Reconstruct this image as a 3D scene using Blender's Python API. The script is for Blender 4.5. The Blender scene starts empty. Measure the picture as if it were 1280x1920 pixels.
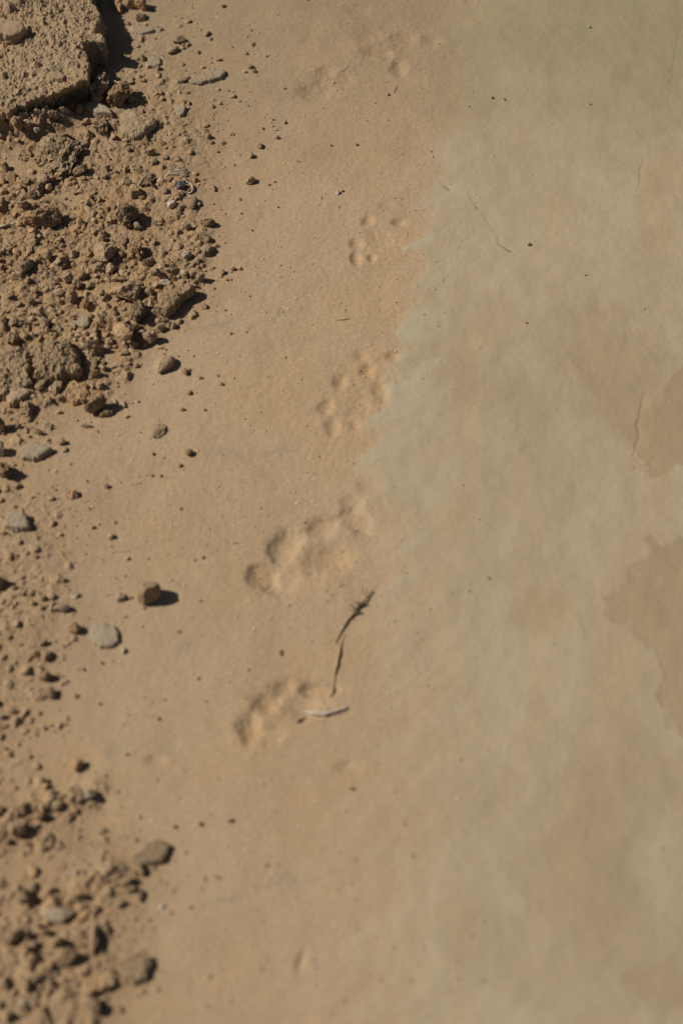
import bpy, math, random
import numpy as np
from mathutils import Vector

# ------------------------------------------------------------------ camera
sc = bpy.context.scene
CH, PITCH, VH = 1.5, math.radians(35.0), math.tan(math.radians(19.0))
HH = VH * 2 / 3
cd = bpy.data.cameras.new('camera')
cam = bpy.data.objects.new('camera', cd)
sc.collection.objects.link(cam)
cam.location = (0, 0, CH)
cam.rotation_euler = (PITCH, 0, 0)
cd.sensor_fit = 'VERTICAL'
cd.sensor_height = 36.0
cd.lens = 18.0 / VH
cd.clip_start = 0.01
cd.clip_end = 1000
cd.dof.use_dof = True
cd.dof.focus_distance = 2.16
cd.dof.aperture_fstop = 2.4
sc.camera = cam

# ------------------------------------------------------------------ light
SUN_EL, SUN_AZ = math.radians(43), math.radians(-6)   # azimuth of the shadows, from +X
wd = bpy.data.worlds.new('World')
sc.world = wd
wd.use_nodes = True
nt = wd.node_tree
nt.nodes.clear()
sky = nt.nodes.new('ShaderNodeTexSky')
sky.sky_type = 'NISHITA'
sky.sun_disc = False
bgn = nt.nodes.new('ShaderNodeBackground')
bgn.inputs['Strength'].default_value = 0.03
out = nt.nodes.new('ShaderNodeOutputWorld')
nt.links.new(sky.outputs[0], bgn.inputs[0])
nt.links.new(bgn.outputs[0], out.inputs[0])
sl = bpy.data.lights.new('sun', 'SUN')
sl.energy = 4.05
sl.angle = math.radians(0.53)
sl.color = (1.0, 0.93, 0.82)
sun = bpy.data.objects.new('sun', sl)
sc.collection.objects.link(sun)
travel = Vector((math.cos(SUN_EL) * math.cos(SUN_AZ), math.cos(SUN_EL) * math.sin(SUN_AZ), -math.sin(SUN_EL)))
sun.rotation_euler = travel.to_track_quat('-Z', 'Y').to_euler()
sky.sun_elevation = SUN_EL
sdir = -travel                                           # towards the sun
sky.sun_rotation = math.atan2(sdir.x, sdir.y)
sc.view_settings.view_transform = 'Standard'
sc.view_settings.look = 'None'
sc.view_settings.exposure = 0.0
sc.view_settings.gamma = 1.0
sc.render.resolution_x, sc.render.resolution_y = 682, 1024

# ------------------------------------------------------------------ mapping between photo and ground plane
CT, ST = math.cos(PITCH), math.sin(PITCH)

def at(u, v, z=0.0):
    a = (u - 640) / 640 * HH
    b = (960 - v) / 960 * VH
    d = (a, ST + b * CT, -CT + b * ST)
    t = (z - CH) / d[2]
    return d[0] * t, d[1] * t

def uv_of(x, y):
    f = y * ST + CH * CT
    up = y * CT - CH * ST
    f = np.maximum(f, 0.15)
    return 640 + x / f / HH * 640, 960 - up / f / VH * 960

def scale_at(u, v):
    """metres per photo pixel across, and cos/sin of the viewing angle from straight down"""
    x, y = at(u, v)
    f = y * ST + CH * CT
    al = math.atan2(y, CH)
    return f * HH / 640, math.cos(al), math.sin(al)

# ------------------------------------------------------------------ noise
_r = np.random.RandomState(7)
PERM = np.concatenate([_r.permutation(512)] * 4)
G2 = _r.rand(512) * 2 * np.pi
G2x, G2y = np.cos(G2), np.sin(G2)
G3 = _r.randn(512, 3)
G3 /= np.linalg.norm(G3, axis=1)[:, None]

def pn2(x, y, s=0):
    xi, yi = np.floor(x).astype(np.int64), np.floor(y).astype(np.int64)
    fx, fy = x - xi, y - yi
    u = fx * fx * fx * (fx * (fx * 6 - 15) + 10)
    v = fy * fy * fy * (fy * (fy * 6 - 15) + 10)
    def g(i, j, dx, dy):
        h = PERM[(PERM[(xi + i + s * 37) & 511] + yi + j) & 511]
        return G2x[h] * dx + G2y[h] * dy
    a = g(0, 0, fx, fy); b = g(1, 0, fx - 1, fy)
    c = g(0, 1, fx, fy - 1); d = g(1, 1, fx - 1, fy - 1)
    return ((a + u * (b - a)) + v * ((c + u * (d - c)) - (a + u * (b - a)))) * 1.5

def fbm2(x, y, f, o=4, s=0, g=0.5):
    t = 0; a = 1
    for i in range(o):
        t = t + a * pn2(x * f + 13.7 * i, y * f - 7.3 * i, s + i)
        f *= 2.03; a *= g
    return t

def pn3(P, s=0):
    I = np.floor(P).astype(np.int64)
    F = P - I
    U = F * F * F * (F * (F * 6 - 15) + 10)
    r = 0
    for i in (0, 1):
        for j in (0, 1):
            for k in (0, 1):
                h = PERM[(PERM[(PERM[(I[:, 0] + i + s * 31) & 511] + I[:, 1] + j) & 511] + I[:, 2] + k) & 511]
                d = (G3[h] * (F - np.array([i, j, k]))).sum(1)
                r = r + d * (U[:, 0] if i else 1 - U[:, 0]) * (U[:, 1] if j else 1 - U[:, 1]) * (U[:, 2] if k else 1 - U[:, 2])
    return r * 1.5

def fbm3(P, f, o=4, s=0, g=0.5):
    t = 0; a = 1
    for i in range(o):
        t = t + a * pn3(P * f + 5.1 * i, s + i)
        f *= 2.05; a *= g
    return t

def sst(a, b, x):
    t = np.clip((x - a) / (b - a), 0, 1)
    return t * t * (3 - 2 * t)

# ------------------------------------------------------------------ where the rubble, sand and mud lie
RV = [-400, -100, 0, 60, 130, 200, 300, 420, 500, 560, 620, 690, 760, 800, 850, 950, 1100, 1250, 1400, 1480, 1540, 1600, 1660, 1750, 1850, 1920, 2400]
RX = [330, 340, 360, 390, 415, 425, 418, 400, 390, 380, 320, 245, 215, 130, 90, 170, 150, 130, 90, 150, 190, 280, 290, 260, 270, 230, 230]
RW = [.5, .5, .3, .3, .4, .6, .6, .85, .95, .95, .9, .75, .5, .3, .2, .34, .38, .38, .24, .28, .32, .26, .32, .38, .38, .34, .4]
SV = [0, 200, 400, 460, 700, 800, 900, 1450, 1550, 2000]
SF = [150, 150, 110, 45, 40, 60, 110, 90, 80, 80]
SMOOTH = [(40, 245, 70, 22), (135, 225, 40, 18), (130, 775, 75, 22), (200, 665, 25, 14), (25, 305, 50, 24), (120, 375, 30, 15), (150, 585, 40, 12), (60, 905, 40, 30)]

def rubble(u, v, soft=45):
    xr = np.interp(v, RV, RX)
    sw = np.interp(v, SV, SF)
    d = sst(-.35 * sw, sw, xr - u) * np.interp(v, RV, RW)
    for cx, cy, a, b in SMOOTH:
        d = d * (1 - .9 * np.exp(-(((u - cx) / a) ** 2 + ((v - cy) / b) ** 2) ** 2))
    return d

MV = [-400, 0, 130, 300, 430, 520, 650, 750, 800, 870, 950, 1060, 1150, 1300, 1500, 1700, 1920, 2600]
MX = [980, 880, 850, 825, 795, 778, 752, 722, 700, 680, 725, 750, 750, 780, 770, 745, 720, 680]
MWD = [170, 150, 95, 50, 26, 20, 16, 14, 11, 30, 80, 90, 100, 130, 170, 190, 190, 190]

STAIN = [(1150, 690, 90, 95, .8), (1250, 830, 66, 58, 1), (1290, 1095, 95, 80, 1), (1200, 1135, 60, 34, 1), (1280, 1260, 52, 110, 1), (1230, 1180, 50, 40, 1), (1290, 740, 40, 50, 1), (1010, 1150, 55, 38, .8), (930, 620, 40, 60, .5),
         (1080, 1610, 120, 130, .6), (1255, 1850, 65, 50, .9), (900, 1760, 90, 60, .4), (1210, 90, 170, 150, .45), (890, 170, 45, 50, .35),
         (870, 680, 22, 120, .45), (900, 1500, 90, 70, .35), (1000, 1840, 70, 50, .4), (1250, 330, 60, 60, .5)]

# paw prints: (u, v, ru, rv, depth mm, angle)
PRINTS = [
    # large print in the middle
    (492, 1078, 27, 31, 6.5, 20), (538, 1018, 25, 33, 6.5, -30), (603, 984, 28, 22, 5, 0), (668, 972, 24, 24, 4, 0), (615, 1046, 44, 34, 5, 10), (530, 1085, 30, 26, 3.5, 0),
    # print under the stalk
    (472, 1368, 25, 30, 6.5, 15), (500, 1322, 24, 26, 5.5, -20), (533, 1288, 24, 18, 4, 0), (598, 1292, 34, 15, 5, 0), (560, 1318, 40, 28, 3.5, 0), (505, 1375, 30, 30, 3, 0),
    # third print by the mud edge
    (637, 715, 14, 16, 5, 0), (612, 762, 13, 12, 4.5, 0), (688, 695, 15, 17, 5, 0), (735, 668, 18, 10, 4.5, 10), (678, 668, 20, 12, 3.5, 0), (668, 762, 26, 20, 3.5, 0), (622, 800, 12, 16, 4.5, 0), (714, 728, 18, 24, 3.5, 0), (665, 795, 14, 11, 3.5, 0),
    # fourth
    (668, 484, 10, 13, 5.5, 0), (697, 482, 9, 8, 5, 0), (690, 412, 11, 9, 4.5, 0), (746, 415, 16, 9, 5, 10), (668, 455, 12, 10, 4, 0), (712, 442, 24, 18, 3.0, 0), (728, 385, 18, 8, 2.5, 0),
    # topmost pair
    (597, 176, 30, 17, 5.5, 10), (608, 138, 20, 12, 4.5, 0), (640, 150, 18, 12, 3, 0), (700, 98, 26, 12, 5, 12), (724, 104, 14, 10, 4, 0), (748, 130, 14, 18, 5, 0), (758, 72, 24, 10, 4.5, 0), (690, 70, 24, 12, 3.5, 0), (808, 76, 18, 12, 4, 0), (668, 20, 22, 9, 3, 0),
    (575, 1040, 110, 75, 3.0, 25), (545, 1320, 95, 60, 3.0, 20), (672, 730, 75, 68, 2.4, 0), (705, 450, 48, 45, 2.0, 0), (735, 100, 60, 42, 2.4, 0), (608, 160, 42, 32, 2.0, 0),
    (565, 1800, 12, 24, 2, -20), (690, 910, 22, 12, 1.5, 0), (290, 1425, 20, 14, 2, 0), (650, 1435, 30, 14, 2.5, 0), (660, 940, 22, 14, 2.5, 0)]

CRACKS = [([(878, 365), (890, 382), (903, 398), (914, 420), (926, 440), (936, 458), (952, 474)], .7, 1.6),
          ([(829, 346), (842, 356)], .6, 1.2), ([(896, 345), (890, 375)], .6, .7),
          ([(1188, 733), (1200, 738), (1202, 760), (1196, 790), (1197, 815), (1192, 838), (1188, 856), (1200, 872), (1222, 874)], 1.0, 1.8),
          ([(1203, 300), (1200, 325), (1194, 355)], .8, 1.4), ([(1268, 60), (1262, 120), (1250, 190)], .8, .9),
          ([(812, 836), (835, 846), (862, 848)], .9, 1.0), ([(890, 838), (908, 848)], .9, 1.5), ([(930, 842), (960, 838)], .8, .8),
          ([(928, 195), (914, 225), (904, 242)], .7, .8), ([(1128, 1030), (1115, 1075), (1110, 1130)], .9, .7), ([(1085, 1165), (1094, 1180), (1100, 1196)], .8, .8), ([(1094, 1180), (1094, 1235)], .9, .5),
          ([(958, 1400), (948, 1440)], 1.2, .5),
          ([(640, 652), (690, 655), (715, 660)], 1.0, 1.2)]

# ------------------------------------------------------------------ the height field
STEP = 0.0014
X0, X1, Y0, Y1 = -0.76, 0.74, 0.30, 2.30
dx_ = np.arange(X0, X1, STEP)
dy_ = np.arange(Y0, Y1, STEP)
def outer(start, sgn, far=160):
    r = []; s = STEP * 2; p = start
    while abs(p - start) < far:
        p += sgn * s; r.append(p); s *= 1.16
    return r
GX = np.array(outer(X0, -1)[::-1] + list(dx_) + outer(dx_[-1], 1))
GY = np.array(outer(Y0, -1)[::-1] + list(dy_) + outer(dy_[-1], 1))
ox, oy = int(np.argmin(abs(GX - X0))), int(np.argmin(abs(GY - Y0)))
PX, PY = np.meshgrid(GX, GY)
U, V = uv_of(PX, PY)
near = sst(.9, .15, np.maximum(np.maximum(X0 - PX, PX - X1), np.maximum(Y0 - PY, PY - Y1)))
warp = fbm2(PX, PY, 9, 4, 3)
warp2 = fbm2(PX, PY, 30, 4, 21)
RUB = rubble(U + warp * 30 + warp2 * 10, V + warp2 * 14)
RUB = RUB * near
ang_ = math.radians(38)
SA, SB = PX * math.cos(ang_) + PY * math.sin(ang_), -PX * math.sin(ang_) + PY * math.cos(ang_)
smear = fbm2(SA * .22, SB, 42, 5, 131, .6)
MUD = (U - np.interp(V, MV, MX) + smear * np.interp(V, [0, 350, 430, 560, 650, 900, 1300, 1900], [20, 12, 32, 18, 8, 20, 80, 90]) + warp2 * np.interp(V, [0, 600, 900, 1900], [26, 12, 14, 50]) + warp * np.interp(V, [0, 600, 900, 1900], [20, 8, 12, 50]))
MUD = sst(-1, 1, MUD / np.interp(V, MV, MWD)) * np.clip(1 - RUB * 3, 0, 1)
ST_ = np.zeros_like(U)
for cx, cy, a, b, s in STAIN:
    d = np.sqrt(((U - cx) / a) ** 2 + ((V - cy) / b) ** 2) + warp2 * .26 + warp * .34 + fbm2(PX, PY, 75, 3, 141) * .10
    k = 0.10 if s == 1 else 0.45
    ST_ = np.maximum(ST_, s * .8 * (1 - sst(1 - k, 1 + k, d)))
SMR = sst(.05, .55, smear + .15 * warp2) * sst(170, 20, U - np.interp(V, MV, MX)) * sst(1300, 900, V) * sst(150, 420, V)
ST_ = ST_ * near

Z = fbm2(PX, PY, 1.6, 2, 5) * 0.006 * near
Z += fbm2(PX, PY, 14, 3, 9) * 0.0010 * near
Z += fbm2(PX, PY + PX * .15, 7, 3, 44) * 0.0008 * near
fine = fbm2(PX, PY, 130, 3, 11)
Z += (fine * 0.00026 + fbm2(PX, PY, 330, 1, 17) * .00016) * near * (1 - .72 * MUD) * (1 - .5 * sst(900, 1500, V))
Z += MUD * (np.abs(fbm2(PX, PY, 110, 3, 151)) * .00022 * sst(.0, .6, fbm2(PX, PY, 7, 3, 161)) + fbm2(PX, PY, 45, 4, 31) * 0.0002 + fbm2(PX, PY, 150, 3, 35) * .00012) * near
# edge of the drying mud film stands a hair higher than the sand
Z += MUD * 0.0008 * near
# stained film edge
Z += -ST_ * 0.0006

for (cu, cv, ru, rv, dep, ang) in PRINTS:
    s, ca, sa = scale_at(cu, cv)
    cx, cy = at(cu, cv)
    grow = 1.30 if cv > 900 else 1.28
    rx, ry = ru * s * grow, rv * s / ca * grow
    R = max(rx, ry) * 2.2
    i0, i1 = ox + int((cx - R - X0) / STEP), ox + int((cx + R - X0) / STEP)
    j0, j1 = oy + int((cy - R - Y0) / STEP), oy + int((cy + R - Y0) / STEP)
    sl_ = (slice(max(j0, 0), j1), slice(max(i0, 0), i1))
    x, y = PX[sl_] - cx, PY[sl_] - cy
    a = math.radians(ang)
    xx, yy = x * math.cos(a) + y * math.sin(a), -x * math.sin(a) + y * math.cos(a)
    d = np.sqrt((xx / rx) ** 2 + (yy / ry) ** 2) + warp2[sl_] * .20 + warp[sl_] * .22
    big_ = 1.25 if cv > 900 else 1.0
    bowl = .5 + .5 * np.cos(np.pi * np.clip(d, 0, 1) ** 1.35)
    Z[sl_] -= dep * .001 * big_ * ((.78 if cv > 900 else .58) if ru < 46 else .5) * bowl
    Z[sl_] += dep * .001 * 0.05 * np.exp(-((d - 1.25) / .25) ** 2)
    Z[sl_] += np.exp(-(d / 1.3) ** 2) * fbm2(PX[sl_], PY[sl_], 75, 3, 88) * (.0001 if cv > 900 else .0002)

SILT = np.zeros_like(Z)
for (u0, v0), (u1, v1), wd_, am in (((330, 625), (560, 588), 9, 1), ((400, 672), (640, 640), 8, .6), ((380, 865), (640, 842), 9, .8), ((200, 1428), (340, 1398), 12, .8), ((300, 1712), (600, 1655), 10, .8),
                                    ((500, 205), (720, 180), 10, .5), ((430, 262), (560, 238), 8, .5), ((560, 345), (760, 322), 8, .5), ((330, 1212), (470, 1195), 8, .4), ((560, 92), (700, 70), 9, .5),
                                    ((420, 1480), (640, 1462), 12, .4), ((600, 90), (830, 88), 12, .4), ((470, 960), (600, 940), 9, .4), ((150, 890), (420, 862), 8, .4), ((440, 540), (760, 505), 9, .4)):
    t = np.clip(((U - u0) * (u1 - u0) + (V - v0) * (v1 - v0)) / ((u1 - u0) ** 2 + (v1 - v0) ** 2), -.1, 1.1)
    d = (V - v0 - t * (v1 - v0)) + warp2 * 14 + warp * 24
    hx = np.abs(U - u0 - t * (u1 - u0))
    SILT = np.maximum(SILT, am * np.exp(-(d / wd_) ** 2) * np.exp(-(hx / 40) ** 2) * sst(-.1, .12, t) * sst(1.1, .8, t) * np.clip(.6 + warp2 * 1.3, 0, 1))
SILT = SILT * near
Z -= SILT * .0007
LIP = np.zeros_like(Z)
for pts, wmm, dmm in CRACKS:
    P = [at(*p) for p in pts]
    for (ax, ay), (bx, by) in zip(P[:-1], P[1:]):
        i0, i1 = ox + int((min(ax, bx) - .012 - X0) / STEP), ox + int((max(ax, bx) + .012 - X0) / STEP)
        j0, j1 = oy + int((min(ay, by) - .012 - Y0) / STEP), oy + int((max(ay, by) + .012 - Y0) / STEP)
        sl_ = (slice(j0, j1), slice(i0, i1))
        x, y = PX[sl_] + warp2[sl_] * .004, PY[sl_] + warp2[sl_] * .003
        L2 = (bx - ax) ** 2 + (by - ay) ** 2
        t = np.clip(((x - ax) * (bx - ax) + (y - ay) * (by - ay)) / L2, 0, 1)
        d = np.hypot(x - ax - t * (bx - ax), y - ay - t * (by - ay))
        ln = math.sqrt(L2)
        nxx, nyy = (by - ay) / ln, -(bx - ax) / ln
        if nxx < 0: nxx, nyy = -nxx, -nyy
        side = (x - ax) * nxx + (y - ay) * nyy
        inb = sst(.006, 0, d - abs(side))
        prof = np.where(side > 0, np.exp(-side / .006), 0)
        LIP[sl_] = np.maximum(LIP[sl_], dmm * .00042 * prof * inb * (.5 + .8 * np.clip(warp2[sl_] + .5, 0, 1)))
Z -= LIP

# broken ground: raised, lumpy
rb = np.abs(fbm2(PX, PY, 26, 5, 51, .6))
Z += sst(0, .9, RUB) * (0.002 + fbm2(PX, PY, 11, 3, 61) * 0.003 + rb * 0.0035 + fbm2(PX, PY, 90, 4, 71, .6) * 0.0011)
def cells(f, seed):
    x, y = PX * f + warp2 * .35, PY * f + warp * .8
    xi, yi = np.floor(x).astype(np.int64), np.floor(y).astype(np.int64)
    f1 = np.full(x.shape, 9.); f2 = np.full(x.shape, 9.); hz = np.zeros(x.shape)
    R1, R2, R3, R4, R5 = [np.random.RandomState(seed + q).rand(512) for q in range(5)]
    for i in (-1, 0, 1):
        for j in (-1, 0, 1):
            h = PERM[(PERM[(xi + i + seed) & 511] + yi + j) & 511]
            ddx, ddy = x - (xi + i + R1[h]), y - (yi + j + R2[h])
            d = np.hypot(ddx, ddy)
            z = R3[h] + (R4[h] - .5) * ddx * .9 + (R5[h] - .5) * ddy * .9
            c = d < f1
            f2 = np.where(c, f1, np.minimum(f2, d)); hz = np.where(c, z, hz); f1 = np.where(c, d, f1)
    return hz * sst(0, .14, f2 - f1)
rdg = np.zeros_like(Z)
for (u0, v0), (u1, v1) in (((-40, 1800), (110, 1700)), ((110, 1700), (215, 1642)), ((-30, 1560), (60, 1520)), ((60, 1520), (175, 1488)), ((60, 1830), (150, 1760))):
    t = np.clip(((U - u0) * (u1 - u0) + (V - v0) * (v1 - v0)) / ((u1 - u0) ** 2 + (v1 - v0) ** 2), 0, 1)
    rdg = np.maximum(rdg, np.exp(-(np.hypot(U - u0 - t * (u1 - u0), V - v0 - t * (v1 - v0)) / 26) ** 2))
rdg *= np.clip(.6 + warp2, 0, 1)
crust = cells(48, 5) * .0050 + cells(120, 25) * .0026
cm = sst(.12, .75, RUB) * sst(-.45, .35, fbm2(PX, PY, 9, 3, 99) + .25 * sst(380, 480, V))
Z += crust * np.maximum(cm, rdg * 1.3) + rdg * .005
bk = [at(-190, 232, .048), at(20, 208, .048), (0, 0)]
bk[2] = at(92, 186, .048)
for (ax, ay), (bx, by) in ((bk[0], bk[1]), (bk[1], bk[2])):
    L2 = (bx - ax) ** 2 + (by - ay) ** 2
    t = np.clip(((PX - ax) * (bx - ax) + (PY - ay) * (by - ay)) / L2, 0, 1)
    d = np.hypot(PX - ax - t * (bx - ax), PY - ay - t * (by - ay)) * (1 + warp2 * .3)
    bm_ = (.024 + warp2 * .014 + fbm2(PX, PY, 60, 4, 71, .6) * .006 + crust * 1.2) * np.exp(-(d / .024) ** 1.4)
    Z = np.where(bm_ > .0015, np.maximum(Z, bm_), Z)
rng = np.random.RandomState(42)
nst = 0
while nst < 2700:
    u, v = rng.uniform(-260, 520), rng.uniform(-260, 2050)
    dn = float(rubble(np.array(u), np.array(v), 60))
    if rng.rand() > dn:
        continue
    nst += 1
    s, ca, sa = scale_at(u, v)
    cx, cy = at(u, v)
    R = min(.013, .0016 * (1 - rng.rand()) ** -.62) * (.75 + .35 * dn)
    i0, i1 = ox + int((cx - R * 1.4 - X0) / STEP), ox + int((cx + R * 1.4 - X0) / STEP) + 2
    j0, j1 = oy + int((cy - R * 1.4 - Y0) / STEP), oy + int((cy + R * 1.4 - Y0) / STEP) + 2
    if i0 < 0 or j0 < 0 or j1 >= len(GY) or i1 >= len(GX): continue
    sl_ = (slice(j0, j1), slice(i0, i1))
    x, y = PX[sl_] - cx, PY[sl_] - cy
    a = rng.rand() * 6.28; asp = rng.uniform(.6, 1)
    xx, yy = (x * math.cos(a) + y * math.sin(a)) / R, (-x * math.sin(a) + y * math.cos(a)) / R / asp
    dome = np.full_like(xx, 1.0)
    nf = rng.randint(5, 8)
    a0_ = rng.rand() * 6.28
    for q in range(nf):
        an = a0_ + 6.283 * (q + rng.uniform(-.3, .3)) / nf
        st_ = rng.uniform(1.2, 5)
        dome = np.minimum(dome, (rng.uniform(.7, 1.0) - xx * math.cos(an) - yy * math.sin(an)) * st_)
    dome = np.minimum(dome, rng.uniform(.5, 1) + xx * rng.uniform(-.5, .5) + yy * rng.uniform(-.5, .5))
    d = np.where(dome > 0, 0, 2)
    dome = (dome + fine[sl_] * .22 + warp2[sl_] * .2) * R * rng.uniform(.3, .7)
    base = Z[sl_][len(x) // 2, len(x[0]) // 2]
    m = d < 1
    Z[sl_] = np.where(m, np.maximum(Z[sl_], base * .6 + Z[sl_] * .4 + dome), Z[sl_])

def zat(x, y):
    fx, fy = (x - X0) / STEP + ox, (y - Y0) / STEP + oy
    i, j = int(fx), int(fy)
    i = min(max(i, 0), len(GX) - 2); j = min(max(j, 0), len(GY) - 2)
    a, b = min(max(fx - i, 0), 1), min(max(fy - j, 0), 1)
    return float((Z[j, i] * (1 - a) + Z[j, i + 1] * a) * (1 - b) + (Z[j + 1, i] * (1 - a) + Z[j + 1, i + 1] * a) * b)

# ------------------------------------------------------------------ materials
def nodes_of(name):
    m = bpy.data.materials.new(name)
    m.use_nodes = True
    n = m.node_tree
    b = n.nodes['Principled BSDF']
    b.inputs['Roughness'].default_value = 0.9
    b.inputs['Specular IOR Level'].default_value = 0.25
    return m, n, b

def N(n, t, **kw):
    x = n.nodes.new(t)
    for k, v in kw.items():
        if k.startswith('i_'): x.inputs[k[2:]].default_value = v
        else: setattr(x, k, v)
    return x

def mixc(n, fac, a, b, mode='MIX'):
    m = n.nodes.new('ShaderNodeMix')
    m.data_type = 'RGBA'; m.blend_type = mode
    for i, val in ((0, fac), (6, a), (7, b)):
        if hasattr(val, 'links'): n.links.new(val, m.inputs[i])
        else: m.inputs[i].default_value = val if i == 0 else (*val, 1)
    return m.outputs[2]

def ramp(n, src, a, b, lo=0, hi=1):
    r = N(n, 'ShaderNodeMapRange')
    r.interpolation_type = 'SMOOTHSTEP'
    r.inputs[1].default_value = a; r.inputs[2].default_value = b
    r.inputs[3].default_value = lo; r.inputs[4].default_value = hi
    n.links.new(src, r.inputs[0])
    return r.outputs[0]

def noise(n, vec, sc_, det=4, rough=.55):
    x = N(n, 'ShaderNodeTexNoise')
    x.inputs['Scale'].default_value = sc_
    x.inputs['Detail'].default_value = det
    x.inputs['Roughness'].default_value = rough
    if vec is not None: n.links.new(vec, x.inputs['Vector'])
    return x.outputs['Fac']

SAND = (0.424, 0.305, 0.192)
SAND_W = (0.432, 0.3, 0.172)
SAND_G = (0.36, 0.292, 0.198)
MUDC = (0.42, 0.346, 0.226)
MUDY = (0.408, 0.317, 0.199)
STAINC = (0.35, 0.262, 0.158)
DIRT = (0.325, 0.225, 0.13)
DIRT_O = (0.34, 0.215, 0.112)

def ground_material():
    m, n, b = nodes_of('ground_soil')
    L = n.links
    geo = N(n, 'ShaderNodeNewGeometry')
    pos = geo.outputs['Position']
    def att(nm):
        a = N(n, 'ShaderNodeAttribute'); a.attribute_name = nm
        return a.outputs['Fac']
    mud, rub, st, wm = att('mud'), att('rubble'), att('stain'), att('warm')
    big = noise(n, pos, 5.5, 5)
    mid = noise(n, pos, 26, 5, .6)
    c = mixc(n, ramp(n, big, .35, .68), SAND, SAND_W)
    # streaks of dark mineral sand laid down by running water
    mp = N(n, 'ShaderNodeMapping')
    rt = N(n, 'ShaderNodeMapping'); rt.inputs['Rotation'].default_value = (0, 0, math.radians(-13))
    L.new(pos, rt.inputs['Vector'])
    mp.inputs['Scale'].default_value = (5, 24, 1)
    L.new(rt.outputs[0], mp.inputs['Vector'])
    stk = noise(n, mp.outputs[0], 1.0, 6, .6)
    c = mixc(n, ramp(n, stk, .55, .8, 0, .3), c, SAND_G)
    c = mixc(n, att('silt'), c, (0.360, 0.280, 0.178))
    c = mixc(n, ramp(n, mid, .5, .75, 0, .3), c, SAND_G)
    c = mixc(n, wm, c, (0.43, 0.262, 0.115))
    # rubble soil
    d = mixc(n, ramp(n, mid, .35, .65), DIRT, DIRT_O)
    c = mixc(n, att('dirt'), c, d)
    # mud film
    mp2 = N(n, 'ShaderNodeMapping')
    mp2.inputs['Scale'].default_value = (14, 3.5, 1)
    rt2 = N(n, 'ShaderNodeMapping'); rt2.inputs['Rotation'].default_value = (0, 0, math.radians(14))
    L.new(pos, rt2.inputs['Vector']); L.new(rt2.outputs[0], mp2.inputs['Vector'])
    ms = noise(n, mp2.outputs[0], 1.0, 7, .62)
    mc = mixc(n, ramp(n, ms, .34, .66), MUDC, MUDY)
    mc = mixc(n, ramp(n, ms, .56, .8, 0, .5), mc, STAINC)
    mc = mixc(n, ramp(n, noise(n, pos, 4.5, 3, .5), .48, .72, 0, .6), mc, STAINC)
    mc = mixc(n, ramp(n, noise(n, pos, 60, 5, .6), .55, .8, 0, .35), mc, (0.42, 0.33, 0.19))
    mc = mixc(n, st, mc, mixc(n, ramp(n, mid, .4, .7), STAINC, (0.36, 0.255, 0.15)))
    mc = mixc(n, ramp(n, att('smear'), 0, 1, 0, .65), mc, (0.420, 0.362, 0.252))
    c = mixc(n, mud, c, mc)
    c = mixc(n, att('far'), c, mixc(n, mud, (0.330, 0.240, 0.145), (0.325, 0.268, 0.158)))  # far end darkened in colour to imitate lens falloff; olive mud tone is its own
    # grain: real sand grains of mixed mineral colour
    gr = N(n, 'ShaderNodeTexVoronoi'); gr.inputs['Scale'].default_value = 900
    L.new(pos, gr.inputs['Vector'])
    sep = N(n, 'ShaderNodeSeparateColor'); L.new(gr.outputs['Color'], sep.inputs[0])
    gv = ramp(n, sep.outputs[0], 0, 1, .80, 1.20)
    vm = N(n, 'ShaderNodeVectorMath'); vm.operation = 'SCALE'
    L.new(c, vm.inputs[0]); L.new(gv, vm.inputs['Scale'])
    # grains are coarse in sand, hardly there in mud
    gm = N(n, 'ShaderNodeMath'); gm.operation = 'MULTIPLY_ADD'
    L.new(mud, gm.inputs[0]); gm.inputs[1].default_value = -.5; gm.inputs[2].default_value = .65
    c = mixc(n, gm.outputs[0], c, vm.outputs[0])
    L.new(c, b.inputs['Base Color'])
    bn = noise(n, pos, 700, 3, .7)
    bp = N(n, 'ShaderNodeBump'); bp.inputs['Distance'].default_value = .0007
    bs = N(n, 'ShaderNodeMath'); bs.operation = 'MULTIPLY_ADD'
    L.new(mud, bs.inputs[0]); bs.inputs[1].default_value = -.42; bs.inputs[2].default_value = .55
    L.new(bs.outputs[0], bp.inputs['Strength'])
    L.new(bn, bp.inputs['Height']); L.new(bp.outputs[0], b.inputs['Normal'])
    rr = N(n, 'ShaderNodeMath'); rr.operation = 'MULTIPLY_ADD'
    L.new(mud, rr.inputs[0]); rr.inputs[1].default_value = -.22; rr.inputs[2].default_value = .95
    L.new(rr.outputs[0], b.inputs['Roughness'])
    return m

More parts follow.
